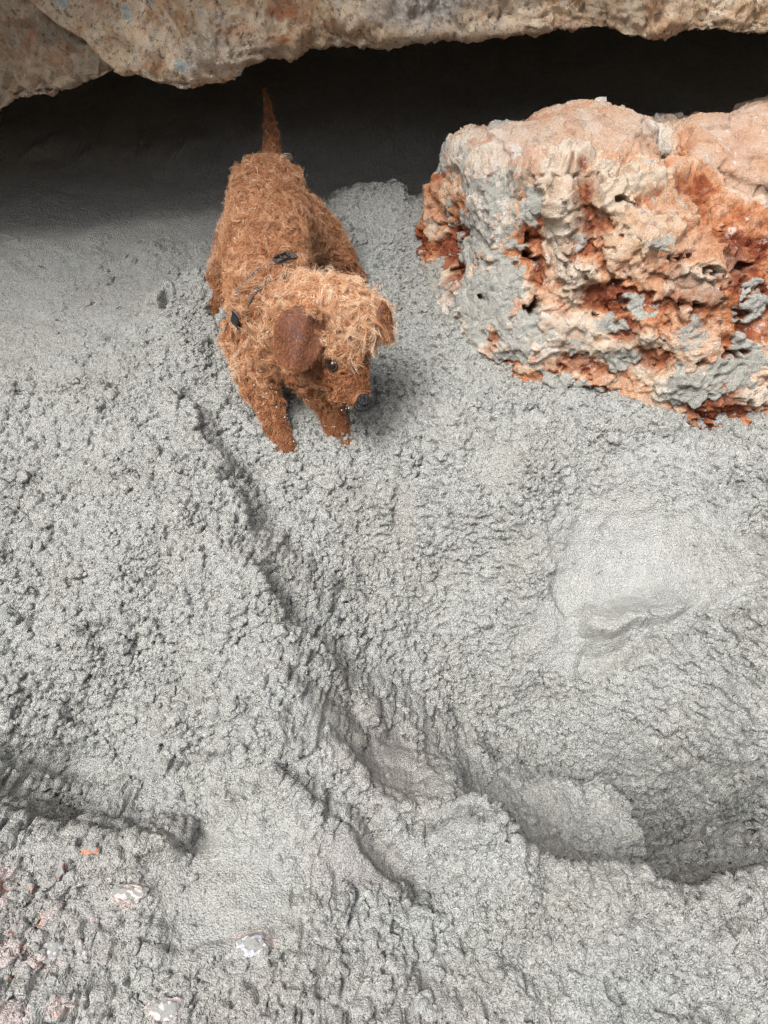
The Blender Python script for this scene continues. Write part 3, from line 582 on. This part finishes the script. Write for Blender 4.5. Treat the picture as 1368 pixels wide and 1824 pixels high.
def twig(px, py, ln, ang, label):
    p = p2w(px, py, .02); bm = bmesh.new(); n = 7; prev = None; a = R(ang); rings = []
    for k in range(n):
        t = k / (n - 1) - .5; x = p.x + math.cos(a) * ln * t; y = p.y + math.sin(a) * ln * t + .002 * math.sin(k * 1.9); z = sand_z(x, y) + .0060
        r = .0014 * (1 - abs(t) * .8); rings.append([bm.verts.new((x + r * math.cos(q) * math.sin(a), y - r * math.cos(q) * math.cos(a), z + r * math.sin(q))) for q in np.linspace(0, 2 * math.pi, 7)[:-1]])
    for k in range(n - 1):
        for q in range(6): bm.faces.new((rings[k][q], rings[k][(q + 1) % 6], rings[k + 1][(q + 1) % 6], rings[k + 1][q]))
    bm.faces.new(rings[0]); bm.faces.new(rings[-1][::-1]); m = bpy.data.meshes.new('twig'); bm.to_mesh(m); bm.free()
    for q in m.polygons: q.use_smooth = True
    tag(link('twig', m, TWIG), label, 'twig')
_t = NT('dark_twig'); _t.b.inputs['Base Color'].default_value = (.03, .025, .022, 1); _t.b.inputs['Roughness'].default_value = .7; TWIG = _t.m
twig(1323, 1256, .020, 10, 'short black scrap lying on the right side of the sand')
twig(942, 752, .035, 20, 'thin dark twig on the sand below the boulder')
twig(72, 472, .016, -20, 'black scrap on the smooth shaded sand at left')
twig(700, 402, .016, 10, 'dark sliver on the sand mound left of the boulder')
twig(210, 545, .014, 35, 'thin dark sliver on shaded sand left of the dug bank')
#DOG
# ------------------------------------------------------------------ the dog
DOG0 = Vector((p2w(500, 640, 0).x, 1.12, 0.0))
def B(a, ra, b, rb, **kw): return dict(a=a, ra=ra, b=b, rb=rb, **kw)
rump = W(478,356,.225); mid = W(473,440,.232); shou = W(486,535,.215); neck = W(535,560,.222); skull = W(606,570,.236)
tb = p2d(484,306,1.43); tm = p2d(484,240,1.53); tt = p2d(471,158,1.63)
muz0 = W(615,648,.184); muz1 = W(634,702,.146)
bones = [
 B(rump,.073,mid,.074, ln=.026, flow=rump-mid, curl=1.0, bl=.35),
 B(mid,.074,shou,.073, ln=.026, flow=mid-shou, curl=1.0, bl=.30),
 B(shou,.072,W(500,600,.165),.056, ln=.028, flow=Vector((-.3,-.2,-1)), curl=1.1, bl=.4),
 B(shou,.068,neck,.058, ln=.034, flow=shou-neck, curl=1.2, bl=.5),
 B(neck,.060,skull,.058, ln=.032, flow=Vector((-.5,.5,-.5)), curl=1.5, bl=.85),
 B(skull,.057,W(610,606,.214),.048, ln=.026, flow=Vector((.5,-.5,-.5)), curl=1.4, bl=.8),
 B(W(610,606,.214),.045,muz0,.038, ln=.014, flow=Vector((-.6,.3,-.6)), curl=.6, bl=.15),
 B(muz0,.036,muz1,.0215, ln=.0065, flow=muz0-muz1+Vector((-.04,0,-.02)), curl=.2, bl=-.16),
 B(W(560,625,.165),.050,W(598,664,.158),.028, ln=.024, flow=Vector((-.5,.1,-1)), curl=.9, bl=.35),
 B(W(446,600,.150),.042,W(462,680,.090),.028, ln=.030, flow=Vector((-.1,-.2,-1)), curl=1.0, bl=.45),
 B(W(462,680,.090),.028,W(488,752,.040),.0165, ln=.018, flow=Vector((.1,-.2,-1)), curl=.8, bl=.08),
 B(W(488,752,.040),.016,W(508,796,.008),.019, ln=.008, flow=Vector((.2,-.5,-1)), curl=.3, bl=-.15),
 B(W(545,640,.140),.046,W(580,712,.065),.021, ln=.022, flow=Vector((.1,-.3,-1)), curl=.8, bl=.05),
 B(W(580,712,.065),.020,W(598,762,.014),.0235, ln=.010, flow=Vector((.1,-.4,-1)), curl=.3, bl=-.15),
 B(W(515,390,.190),.062,W(575,428,.140),.040, ln=.026, flow=Vector((.4,-.1,-1)), curl=1.0, bl=.35),
 B(W(575,428,.140),.038,W(612,465,.105),.024, ln=.020, flow=Vector((.4,-.3,-1)), curl=.8, bl=.25),
 B(W(612,465,.105),.020,W(632,494,.072),.020, ln=.008, flow=Vector((.3,-.5,-1)), curl=.3, bl=-.15),
 B(W(448,415,.180),.054,W(408,490,.110),.036, ln=.026, flow=Vector((-.3,-.1,-1)), curl=1.0, bl=.3),
 B(W(408,490,.110),.034,W(388,545,.070),.020, ln=.015, flow=Vector((-.2,-.2,-1)), curl=.6, bl=.1),
 B(W(388,545,.070),.019,W(396,580,.035),.020, ln=.008, flow=Vector((0,-.6,-1)), curl=.2, bl=.0),
 B(tb,.017,tm,.010, ln=.014, flow=tm-tb, curl=.5, bl=.2),
 B(tm,.010,tt,.0035, ln=.010, flow=tt-tm, curl=.25, bl=.0),
]
parts = []
for b in bones:
    a, c = Vector(b['a']), Vector(b['b']); n = max(2, int((c - a).length / (min(b['ra'], b['rb']) * .22)))
    for k in range(n + 1):
        t = k / n; parts.append(ball(a.lerp(c, t), b['ra'] * (1 - t) + b['rb'] * t, seg=16))
mdir = (muz1 - muz0).normalized(); mside = mdir.cross(Vector((0, 0, 1))).normalized(); mup = mside.cross(mdir).normalized()
if mup.z < 0: mup = -mup
nc = W(648, 721, .152)
for t_ in np.linspace(0, .8, 8): parts.append(ball(muz1.lerp(nc, t_), .0195 - .006 * t_, seg=16))
parts += [ball(muz1 + mdir * .002 - mup * .002, .0205, (1, 1, .9)), ball(W(606,708,.132), .0145), ball(muz0 + mside * -.018 - mup * .008, .024), ball(muz0 + mside * .018 - mup * .008, .024)]
parts += [ball(muz1 - mup * .016 + mdir * -.010, .014), ball(muz0.lerp(muz1, .5) - mup * .024, .018)]   # chin and lower jaw
for (ax, ay, az), n in (((508,802,.004), 4), ((602,778,.006), 4), ((636,500,.066), 4), ((398,588,.03), 4)):
    for k in range(n):
        q = (k - 1.5) * .0105; parts.append(ball(W(ax, ay, az) + Vector((q * (1.25 if ax == 602 else 1), -.015 + abs(k - 1.5) * .004, -.003)), .0098, (.9, 1.5, .8), 10))
body_me = remesh(parts, .0036, 10, 'body')
V, N = co_no(body_me)
V = V + N * (fbm(V, 18, 2, .5, 2.0) * .003)[:, None]
body_me.vertices.foreach_set('co', V.astype(np.float32).ravel()); body_me.update()
tris = []
body_me.calc_loop_triangles(); TI = np.empty(len(body_me.loop_triangles) * 3, np.int32); body_me.loop_triangles.foreach_get('vertices', TI); TI = TI.reshape(-1, 3)
bbvh = BVHTree.FromPolygons([Vector(v) for v in V], TI.tolist())
def bhit(px, py):
    d = (p2w(px, py, -1) - cam0).normalized(); h = bbvh.ray_cast(cam0, d); return h[0], h[1]
root = empty('dog', DOG0)
tag(root, 'small wiry ginger dog in a harness standing head down in the dug sand', 'dog')
OFF = np.array(DOG0)
def dpart(name, V, F, mat, parent=None, smooth=True, label=None):
    me = np_mesh(name, np.asarray(V) - OFF, np.asarray(F), smooth); o = link(name, me, mat); o.parent = parent or root
    if label: o['label'] = label
    return o
def from_me(name, me, mat, parent=None, label=None):
    v, _ = co_no(me); me.vertices.foreach_set('co', (v - OFF).astype(np.float32).ravel()); me.update(); o = link(name, me, mat); o.parent = parent or root
    for p in me.polygons: p.use_smooth = True
    if label: o['label'] = label
    return o
_m = NT('dog_skin'); _c = _m.ramp(_m.noise(60, 4), [(.3, (.17, .065, .025)), (.7, (.33, .14, .055))]); _m.l(_c, _m.b.inputs['Base Color']); _m.b.inputs['Roughness'].default_value = .8; _m.bump(_m.noise(400, 3), .002); SKIN = _m.m
_m = NT('ear_leather'); _c = _m.mix(_m.thr(_m.attr('edge'), .45, 1.0), _m.ramp(_m.noise(45, 5, .7, .5), [(.32, (.055, .024, .024)), (.5, (.12, .045, .030)), (.68, (.24, .090, .045))]), (.34, .14, .065)); _m.l(_c, _m.b.inputs['Base Color']); _m.b.inputs['Roughness'].default_value = .62; _m.bump(_m.noise(260, 4, .8), .0012); EAR = _m.m
_m = NT('wet_black_nose'); _c = _m.mix(_m.thr(_m.noise(420, 3, .8), .66, .70), (.006, .006, .008), (.3, .3, .29)); _m.l(_c, _m.b.inputs['Base Color']); _m.b.inputs['Roughness'].default_value = .30; _m.bump(_m.voro(600), .0016); NOSE = _m.m
_m = NT('eye_glaze'); _m.b.inputs['Base Color'].default_value = (.018, .009, .006, 1); _m.b.inputs['Roughness'].default_value = .08; EYE = _m.m
_m = NT('dark_lip'); _m.b.inputs['Base Color'].default_value = (.03, .02, .02, 1); _m.b.inputs['Roughness'].default_value = .5; LIPD = _m.m
_m = NT('pink_lip'); _m.b.inputs['Base Color'].default_value = (.38, .13, .12, 1); _m.b.inputs['Roughness'].default_value = .4; LIPP = _m.m
_m = NT('harness_webbing'); _w = _m.n('ShaderNodeTexWave', wave_type='BANDS', bands_direction='DIAGONAL'); _w.inputs['Scale'].default_value = 90; _m.l(_m.co, _w.inputs['Vector'])
_c = _m.mix(_m.thr(_w.outputs['Fac'], .72, .8), (.035, .035, .045), (.20, .17, .12)); _m.l(_c, _m.b.inputs['Base Color']); _m.b.inputs['Roughness'].default_value = .8; WEB = _m.m
_m = NT('black_plastic'); _m.b.inputs['Base Color'].default_value = (.012, .012, .016, 1); _m.b.inputs['Roughness'].default_value = .38; PLAS = _m.m

tick('body')
# ears: curved flaps with thickness
def ear(cx, cy, hw, hh, tilt, D, tx, ty, cup, label, nz=.0022):
    n = 26; Vv = []; idx = {}
    for i in range(n + 1):
        for j in range(n + 1):
            u, v = i / n * 2 - 1, j / n * 2 - 1
            x = u * math.sqrt(1 - v * v / 2); y = v * math.sqrt(1 - u * u / 2)
            w = 1.0 - .26 * max(0, y) ** 1.5 + .04 * math.sin(5 * y)   # y=+1: root, narrower
            a, b = x * hw * w, y * hh; c, s = math.cos(tilt), math.sin(tilt)
            dd = D + tx * x + ty * y - cup * (1 - x * x) + .0045 * math.sin(3.4 * x + 2.0 * y) + .0055 * math.sin(4.5 * y + 1) * x - .004 * math.exp(-((x - .15 - .2 * y) / .22) ** 2)
            Vv.append(p2d(cx + a * c + b * s, cy - b * c + a * s, dd))
    Vv = np.array(Vv); F = grid_faces(n + 1, n + 1); me = np_mesh('t', Vv, F); v, nn = co_no(me); m = len(v)
    g = np.arange(m).reshape(n + 1, n + 1); rim = np.concatenate([g[0, :-1], g[:-1, -1], g[-1, ::-1][:-1], g[::-1, 0][:-1]])
    U = np.linspace(-1, 1, n + 1); e = np.maximum(np.abs(U)[:, None], np.abs(U)[None]).ravel(); th = nz * np.sqrt(np.clip(1.02 - e ** 4, 0, 1))[:, None]
    V2 = np.vstack([v + nn * th, v - nn * th]); side = np.stack([rim, np.roll(rim, -1), np.roll(rim, -1) + m, rim + m], 1)
    F2 = np.vstack([F, F[:, ::-1] + m, side]); bpy.data.meshes.remove(me)
    me = np_mesh('ear', V2 - OFF, F2)
    bm = bmesh.new(); bm.from_mesh(me); bmesh.ops.recalc_face_normals(bm, faces=bm.faces); bm.to_mesh(me); bm.free()
    at = np.concatenate([e, e]) ** 3
    if 'edge' not in me.attributes: set_attr(me, 'edge', at)
    o = link('ear', me, EAR); o.parent = root
    if label: o['label'] = label
    return V2, F2
earV, earF = ear(533, 595, 45, 66, R(12), .955, -.012, .032, .014, 'broad dark brown ear flap folded down over the neck')
ear2V, ear2F = ear(686, 572, 13, 38, R(-8), .985, .004, .014, .006, 'far ear hanging beyond the blond crown hair')

tick('ears')
# nose with nostrils, eye, mouth
h, hn = bhit(645, 722)
nose_me = remesh([ball(nc, .0142, (1.15, 1, .92)), ball(nc + mside * .007, .0115), ball(nc - mside * .007, .0115), ball(nc + mup * .007 - mdir * .007, .0125)], .0012, 3, 'nose')
v, n_ = co_no(nose_me)
for s_ in (-1, 1):
    c_ = np.array(nc + mdir * .0135 + mside * .0072 * s_ - mup * .0008); d_ = np.linalg.norm((v - c_) * np.array([1, 1, 1.3]), axis=1); v -= np.array(mdir)[None] * (np.exp(-(d_ / .0038) ** 2) * .006)[:, None]
nose_me.vertices.foreach_set('co', v.astype(np.float32).ravel()); from_me('nose', nose_me, NOSE)
EY, en = bhit(592, 650); eyes = []
hs_ = mside if (EY - skull).dot(mside) > 0 else -mside
mirror = EY - 2 * (EY - muz0).dot(mside) * mside
for e_ in (EY, mirror):
    c_ = e_ - (e_ - muz0).normalized() * .0040
    eyeo = from_me('eye', remesh([ball(c_, .0118)], .0012, 2, 'eye'), EYE); eyes.append(np.array(c_))
    rim_ = []
    for k in range(18):
        a_ = k / 18 * 6.283; nn_ = (e_ - muz0).normalized(); t1 = nn_.cross(Vector((0, 0, 1))).normalized(); t2 = nn_.cross(t1)
        rim_.append(ball(c_ + nn_ * .0060 + t1 * math.cos(a_) * .0108 + t2 * math.sin(a_) * .0078, .0022, seg=8))
    from_me('eyelid', remesh(rim_, .0011, 2, 'eyelid'), LIPD, eyeo)
def tube(pts, r, name, mat, parent=None):
    bl_ = []
    for k in range(len(pts) - 1):
        for t in np.linspace(0, 1, 6): bl_.append(ball(pts[k].lerp(pts[k + 1], t), r, seg=8))
    return from_me(name, remesh(bl_, r * .5, 2, name), mat, parent)
mp = [bhit(*q)[0] for q in ((586, 698), (592, 710), (603, 722), (616, 733), (628, 737))]
mp = [p for p in mp if p is not None]; mouth_pts = np.array(mp)
mo = tube(mp, .0030, 'mouth', LIPD); tube([mp[-2] + Vector((-.002, -.002, -.001)), mp[-1] + Vector((-.001, -.002, -.001))], .0036, 'lip', LIPP, mo)

tick('face')
# harness: girth ring and neck ring draped on the body
harn = empty('harness', DOG0); harn.parent = root; harn.location = (0, 0, 0)
strap_pts = []
def ring(pix, width, off, name='strap'):
    q = [bhit(*p)[0] for p in pix]; nrm = (q[1] - q[0]).cross(q[2] - q[0]).normalized()
    cen = (q[0] + q[1] + q[2]) / 3; best = None
    for k in range(41):
        for a, b in ((rump, mid), (mid, shou), (shou, neck), (shou, W(500,600,.165))):
            p = a.lerp(b, k / 40)
            if best is None or abs((p - q[0]).dot(nrm)) < best[0]: best = (abs((p - q[0]).dot(nrm)), p)
    cen = best[1] - nrm * (best[1] - q[0]).dot(nrm); u = (q[0] - cen).normalized(); w = nrm.cross(u); n = 96; rr = []
    for k in range(n):
        d = u * math.cos(k / n * 6.28318) + w * math.sin(k / n * 6.28318); hh = bbvh.ray_cast(cen, d); rr.append((hh[0] - cen).length if hh[0] else .07)
    rr = np.array(rr); 
    for _ in range(4): rr = (np.roll(rr, 1) + rr + np.roll(rr, -1)) / 3
    Vv = []; 
    for k in range(n):
        d = u * math.cos(k / n * 6.28318) + w * math.sin(k / n * 6.28318)
        for s, o in ((-1, 0), (1, 0), (1, .0022), (-1, .0022)): Vv.append(cen + d * (rr[k] + off + o) + nrm * s * width / 2)
        strap_pts.append(cen + d * rr[k])
    i = np.arange(n * 4).reshape(n, 4); j = np.roll(i, -1, 0); F = np.concatenate([np.stack([i[:, a], i[:, (a + 1) % 4], j[:, (a + 1) % 4], j[:, a]], 1) for a in range(4)])
    return dpart(name, np.array(Vv), F, WEB, harn, False), cen, nrm
st1, c1, n1 = ring([(500, 466), (455, 494), (424, 566)], .012, .007)
st2, c2, n2 = ring([(486, 505), (447, 556), (466, 655)], .013, .007)
def rbox(c, ax, ay, az, sx, sy, sz):
    def f(bm):
        g = bmesh.ops.create_cube(bm, size=1.0); 
        for v_ in g['verts']: v_.co = c + ax * v_.co.x * sx + ay * v_.co.y * sy + az * v_.co.z * sz
    return f
for px, py, sx, sy, nm in ((500, 468, .030, .014, 'slider'), (430, 563, .024, .022, 'buckle')):
    p, n_ = bhit(px, py); n_ = n_.normalized(); a_ = (n_.cross(n1)).normalized(); b_ = n_.cross(a_)
    c_ = p + n_ * .012
    if nm == 'slider': fs = [rbox(c_ + b_ * sy * .42, a_, b_, n_, sx, .0032, .0045), rbox(c_ - b_ * sy * .42, a_, b_, n_, sx, .0032, .0045), rbox(c_ + a_ * sx * .46, a_, b_, n_, .0035, sy, .0045), rbox(c_ - a_ * sx * .46, a_, b_, n_, .0035, sy, .0045), rbox(c_, a_, b_, n_, .004, sy, .004)]
    else: fs = [rbox(c_, a_, b_, n_, sx, sy * .8, .008), rbox(c_ + a_ * .013, a_, b_, n_, .006, sy, .006), rbox(c_ - a_ * .013, a_, b_, n_, .006, sy * 1.0, .006)]
    from_me(nm, remesh(fs, .0011, 2, nm), PLAS, harn)
from_me('body', body_me.copy(), SKIN)

tick('harness')
# fur: locks of curled strands grown from the skin
def fur_material():
    m = bpy.data.materials.new('ginger_fur'); m.use_nodes = True; t = m.node_tree; t.nodes.clear()
    out = t.nodes.new('ShaderNodeOutputMaterial'); b = t.nodes.new('ShaderNodeBsdfPrincipled')
    b.inputs['Roughness'].default_value = .30; b.inputs['Specular IOR Level'].default_value = .5
    at = t.nodes.new('ShaderNodeAttribute'); at.attribute_name = 'tint'
    r = t.nodes.new('ShaderNodeValToRGB'); e = r.color_ramp.elements; e.new(.35); e.new(.65)
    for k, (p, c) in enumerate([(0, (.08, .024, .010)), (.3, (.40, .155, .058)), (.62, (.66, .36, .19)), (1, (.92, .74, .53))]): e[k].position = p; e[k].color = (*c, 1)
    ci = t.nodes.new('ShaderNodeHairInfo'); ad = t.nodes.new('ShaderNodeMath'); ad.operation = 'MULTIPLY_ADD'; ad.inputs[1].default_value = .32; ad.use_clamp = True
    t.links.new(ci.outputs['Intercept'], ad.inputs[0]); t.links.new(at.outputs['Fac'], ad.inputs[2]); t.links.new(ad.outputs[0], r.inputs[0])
    t.links.new(r.outputs[0], b.inputs['Base Color']); t.links.new(b.outputs[0], out.inputs[0]); return m
FUR = fur_material()
Af = np.array([b['a'] for b in bones]); Bf = np.array([b['b'] for b in bones]); ra = np.array([b['ra'] for b in bones]); rb = np.array([b['rb'] for b in bones])
fl = np.array([Vector(b['flow']).normalized() for b in bones]); lnb = np.array([b['ln'] for b in bones]); cub = np.array([b['curl'] for b in bones]); blb = np.array([b['bl'] for b in bones])
def region(Pt):
    AB = Bf - Af; t = np.clip(((Pt[:, None] - Af) * AB).sum(2) / (AB * AB).sum(1), 0, 1)
    d = np.linalg.norm(Pt[:, None] - (Af + t[..., None] * AB), axis=2) - (ra + (rb - ra) * t); w = np.exp(-np.clip(d + .02, 0, 1) / .006); w /= w.sum(1)[:, None] + 1e-20
    return w @ fl, w @ lnb, w @ cub, w @ blb, w
fn = rng
def sample(Vs, Ts, n):
    a, b, c = Vs[Ts[:, 0]], Vs[Ts[:, 1]], Vs[Ts[:, 2]]; cr_ = np.cross(b - a, c - a); ar = np.linalg.norm(cr_, axis=1); k = fn.choice(len(Ts), n, p=ar / ar.sum())
    r1 = np.sqrt(fn.random(n))[:, None]; r2 = fn.random(n)[:, None]; p = a[k] * (1 - r1) + b[k] * r1 * (1 - r2) + c[k] * r1 * r2
    return p, cr_[k] / (ar[k][:, None] + 1e-12)
def unit(a): return a / (np.linalg.norm(a, axis=1)[:, None] + 1e-9)
def fur(Pt, Nr, spacing, NP=12, ln_mul=1.0, radius=.00022, override=None, droop=.22, conv=.32):
    """Pt, Nr roots and normals; locks share a guide"""
    n = len(Pt); ncl = max(20, int(n / spacing)); gi = fn.choice(n, ncl, replace=False); G = Pt[gi]; GN = Nr[gi]
    kd = kdtree.KDTree(ncl)
    for k in range(ncl): kd.insert(G[k], k)
    kd.balance(); own = np.array([kd.find(p)[1] for p in Pt])
    flow, ln, cu, bl_, w = region(G)
    if override: flow, ln, cu, bl_ = override(G, flow, ln, cu, bl_)
    flow = flow + fn.normal(size=flow.shape) * .30 + np.stack([perlin(G, 22, k * 7.) for k in range(3)], 1) * .9
    ft = unit(flow - GN * (flow * GN).sum(1)[:, None]); sd_ = np.cross(GN, ft)
    L_ = ln * ln_mul * (.7 + .6 * fn.random(ncl)); up = .30 + .3 * fn.random(ncl)
    phase = fn.random(ncl) * 6.28; turns = (.8 + 1.2 * fn.random(ncl)) * np.sign(fn.random(ncl) - .5); bend = fn.normal(size=ncl) * .9
    T = np.linspace(0, 1, NP); gpos = np.zeros((ncl, NP, 3)); cur = np.zeros((ncl, 3)); gd = np.array([0, 0, -1.0])
    for k in range(1, NP):
        t = T[k]; ang = (bend * cu * .8) * t * 1.6
        d = unit(GN * (up * (1 - .85 * t))[:, None] + (ft * np.cos(ang)[:, None] + sd_ * np.sin(ang)[:, None]) + gd * droop * t)
        cur = cur + d * (L_ / (NP - 1))[:, None]; gpos[:, k] = cur
        amp = (.0046 * cu * np.sqrt(L_ / .025) * min(1, t * 1.6))
        gpos[:, k] += sd_ * (amp * (np.cos(phase + turns * 6.28 * t) - np.cos(phase)))[:, None] + GN * (amp * .6 * (np.sin(phase + turns * 6.28 * t) - np.sin(phase)))[:, None]
    out = np.repeat(Pt[:, None], NP, 1); offs = Pt - G[own]; sc = .75 + .4 * fn.random(n)
    jit = fn.normal(size=(n, 3)) * .0016
    for k in range(NP):
        t = T[k]; q = conv * t ** 1.2; out[:, k] = Pt + gpos[own, k] * sc[:, None] - offs * q + jit * t * (1 + 1.5 * (fn.random(n) < .08))[:, None]
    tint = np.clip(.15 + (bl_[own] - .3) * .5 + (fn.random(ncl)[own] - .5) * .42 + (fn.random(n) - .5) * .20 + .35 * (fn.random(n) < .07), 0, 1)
    rad = radius * (1 - .75 * T[None]) * (.8 + .5 * fn.random(n))[:, None] + .00006
    return out, tint, rad
def fur_object(name, sets, parent, label=None):
    def clear(s):
        p = s[0]; k = np.ones(len(p), bool)
        for c_, r_ in [(EY, .0150), (nc, .0165)] + [(Vector(m_), .0048) for m_ in mouth_pts]:
            k &= np.linalg.norm(p - np.array(c_), axis=2).min(1) > r_
        return s[0][k], s[1][k], s[2][k]
    sets = [clear(s) for s in sets]
    allp = [s[0].reshape(-1, 3) for s in sets]; sizes = sum([[s[0].shape[1]] * s[0].shape[0] for s in sets], []); h = bpy.data.hair_curves.new(name); h.add_curves(sizes)
    p = (np.vstack(allp) - OFF).astype(np.float32); h.attributes['position'].data.foreach_set('vector', p.ravel())
    r = h.attributes.new('radius', 'FLOAT', 'POINT') if 'radius' not in h.attributes else h.attributes['radius']; r.data.foreach_set('value', np.concatenate([s[2].ravel() for s in sets]).astype(np.float32))
    t = h.attributes.new('tint', 'FLOAT', 'CURVE'); t.data.foreach_set('value', np.concatenate([s[1] for s in sets]).astype(np.float32))
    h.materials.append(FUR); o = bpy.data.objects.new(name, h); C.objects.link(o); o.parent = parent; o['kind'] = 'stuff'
    return o
def thin(Pt, Nr):
    k = np.ones(len(Pt), bool)
    for e_ in eyes: k &= np.linalg.norm(Pt - e_, axis=1) > .0175
    k &= np.linalg.norm(Pt - np.array(nc), axis=1) > .0205
    if len(mouth_pts): k &= np.min(np.linalg.norm(Pt[:, None] - mouth_pts[None], axis=2), axis=1) > .0078
    S = np.array(strap_pts); ds = np.full(len(Pt), 9.0)
    for i in range(0, len(S), 24): ds = np.minimum(ds, np.min(np.linalg.norm(Pt[:, None] - S[None, i:i + 24], axis=2), axis=1))
    k &= (ds > .0060)
    return Pt[k], Nr[k]
Pt, Nr = thin(*sample(V, TI, 190000))
def dens_pick(Pt, Nr):
    keep = (Nr * (np.array(cam0) - Pt)).sum(1) > -.35 * np.linalg.norm(np.array(cam0) - Pt, axis=1); keep |= fn.random(len(Pt)) < .45; return Pt[keep], Nr[keep]
Pt, Nr = dens_pick(Pt, Nr)
s1 = fur(Pt, Nr, 13)
d_ = np.linalg.norm(Pt - np.array(nc), axis=1); up_ = sstep(-.2, .5, (unit(Nr) * np.array(mup)).sum(1)); s1 = (s1[0], np.clip(s1[1] - .45 * up_ * sstep(.045, .018, d_), 0, 1), s1[2])
_, _, _, _, wP = region(Pt[:22000]); keep_ = wP[:, [0, 1, 2, 3, 4, 5, 9, 14, 17]].sum(1) > .6; keep_ &= np.linalg.norm(Pt[:22000] - eyes[0], axis=1) > .035
s5 = fur(Pt[:22000][keep_], Nr[:22000][keep_], 7, NP=14, ln_mul=1.25, radius=.00024, conv=.6); s5 = (s5[0], np.clip(s5[1] + .20, 0, 1), s5[2])
# topknot: long blond hair of the crown, swept over the far ear and over the brow
sk = np.array(skull); 
P2, N2 = sample(V, TI, 420000)
crown = np.array(W(610, 545, .262)); m_ = (np.linalg.norm((P2 - sk), axis=1) < .080) & (P2[:, 2] > skull.z + .020) & (N2[:, 2] > .2) & (np.linalg.norm(P2 - eyes[0], axis=1) > .047)
P2, N2 = P2[m_][:9000], N2[m_][:9000]
def top_over(G, flow, ln, cu, bl_):
    x = (G[:, 0] - sk[0]) / .05; r_ = sstep(-.1, .9, x)[:, None]
    f = r_ * np.array([1.0, -.15, -.25]) + (1 - r_) * (np.array([.15, -.75, -.2]) + .5 * unit(G - sk)); back = sstep(-.1, .8, (G[:, 1] - sk[1]) / .05)
    return f, .026 + .036 * r_[:, 0] - .004 * back, np.full(len(G), 1.25) - .5 * r_[:, 0], np.clip(.62 + .4 * r_[:, 0] + .25 * back, 0, 1)
s2 = fur(P2, N2, 12, NP=14, override=top_over, radius=.00022, droop=.75)
fur_object('fur', [s1, s2, s5], root)
tick('fur')
# short velvet on the ears
_me = np_mesh('e', earV, earF); _me.calc_loop_triangles(); T1 = np.array([t.vertices[:] for t in _me.loop_triangles]); P3, N3 = sample(earV, T1, 9000)
o3 = lambda G, flow, ln, cu, bl_: (np.tile([-.2, -.1, -1.0], (len(G), 1)), np.full(len(G), .0035), np.full(len(G), .1), np.full(len(G), -.5))
N3 = np.where(((np.array(cam0) - P3) * N3).sum(1)[:, None] > 0, N3, -N3)
s3 = fur(P3, N3, 8, NP=5, override=o3, radius=.00018); P4, N4 = sample(ear2V, T1, 3500); N4 = np.where(((np.array(cam0) - P4) * N4).sum(1)[:, None] > 0, N4, -N4)
s4 = fur(P4, N4, 8, NP=5, override=lambda G, f, l, c, b: (np.tile([.1, -.1, -1.0], (len(G), 1)), np.full(len(G), .006), np.full(len(G), .15), np.full(len(G), -.25)), radius=.0002)
jj = np.tile(np.arange(27), 27); up_ok = np.concatenate([jj >= 25] * 2); T5 = T1[up_ok[T1].all(1)]
P5, N5 = sample(earV, T5, 900); N5 = np.where(((np.array(cam0) - P5) * N5).sum(1)[:, None] > 0, N5, -N5)
s6 = fur(P5, N5, 10, override=lambda G, f, l, c, b: (np.tile([-.35, -.3, -.8], (len(G), 1)), np.full(len(G), .015), np.full(len(G), 1.1), np.full(len(G), .55)), radius=.00022)
fur_object('ear_fur', [s3, s4, s6], root)
# grains of sand caught in the coat
gp, gn = sample(V, TI, 3000); kk = (gp[:, 2] < .16) & (fn.random(len(gp)) < .20); gp = gp[kk] + gn[kk] * .010
GV = []; GF = []; o4 = 0; bv, bf = crumb_variants(1, 1)[0]
for p in gp: GV.append(bv * fn.uniform(.0007, .0015) + p); GF.append(bf + o4); o4 += len(bv)
_m = NT('pale_sand_grain'); _m.b.inputs['Base Color'].default_value = (.62, .62, .58, 1)
g_ = dpart('sand_grain', np.vstack(GV), np.vstack(GF), _m.m); g_['kind'] = 'stuff'
tick('end')
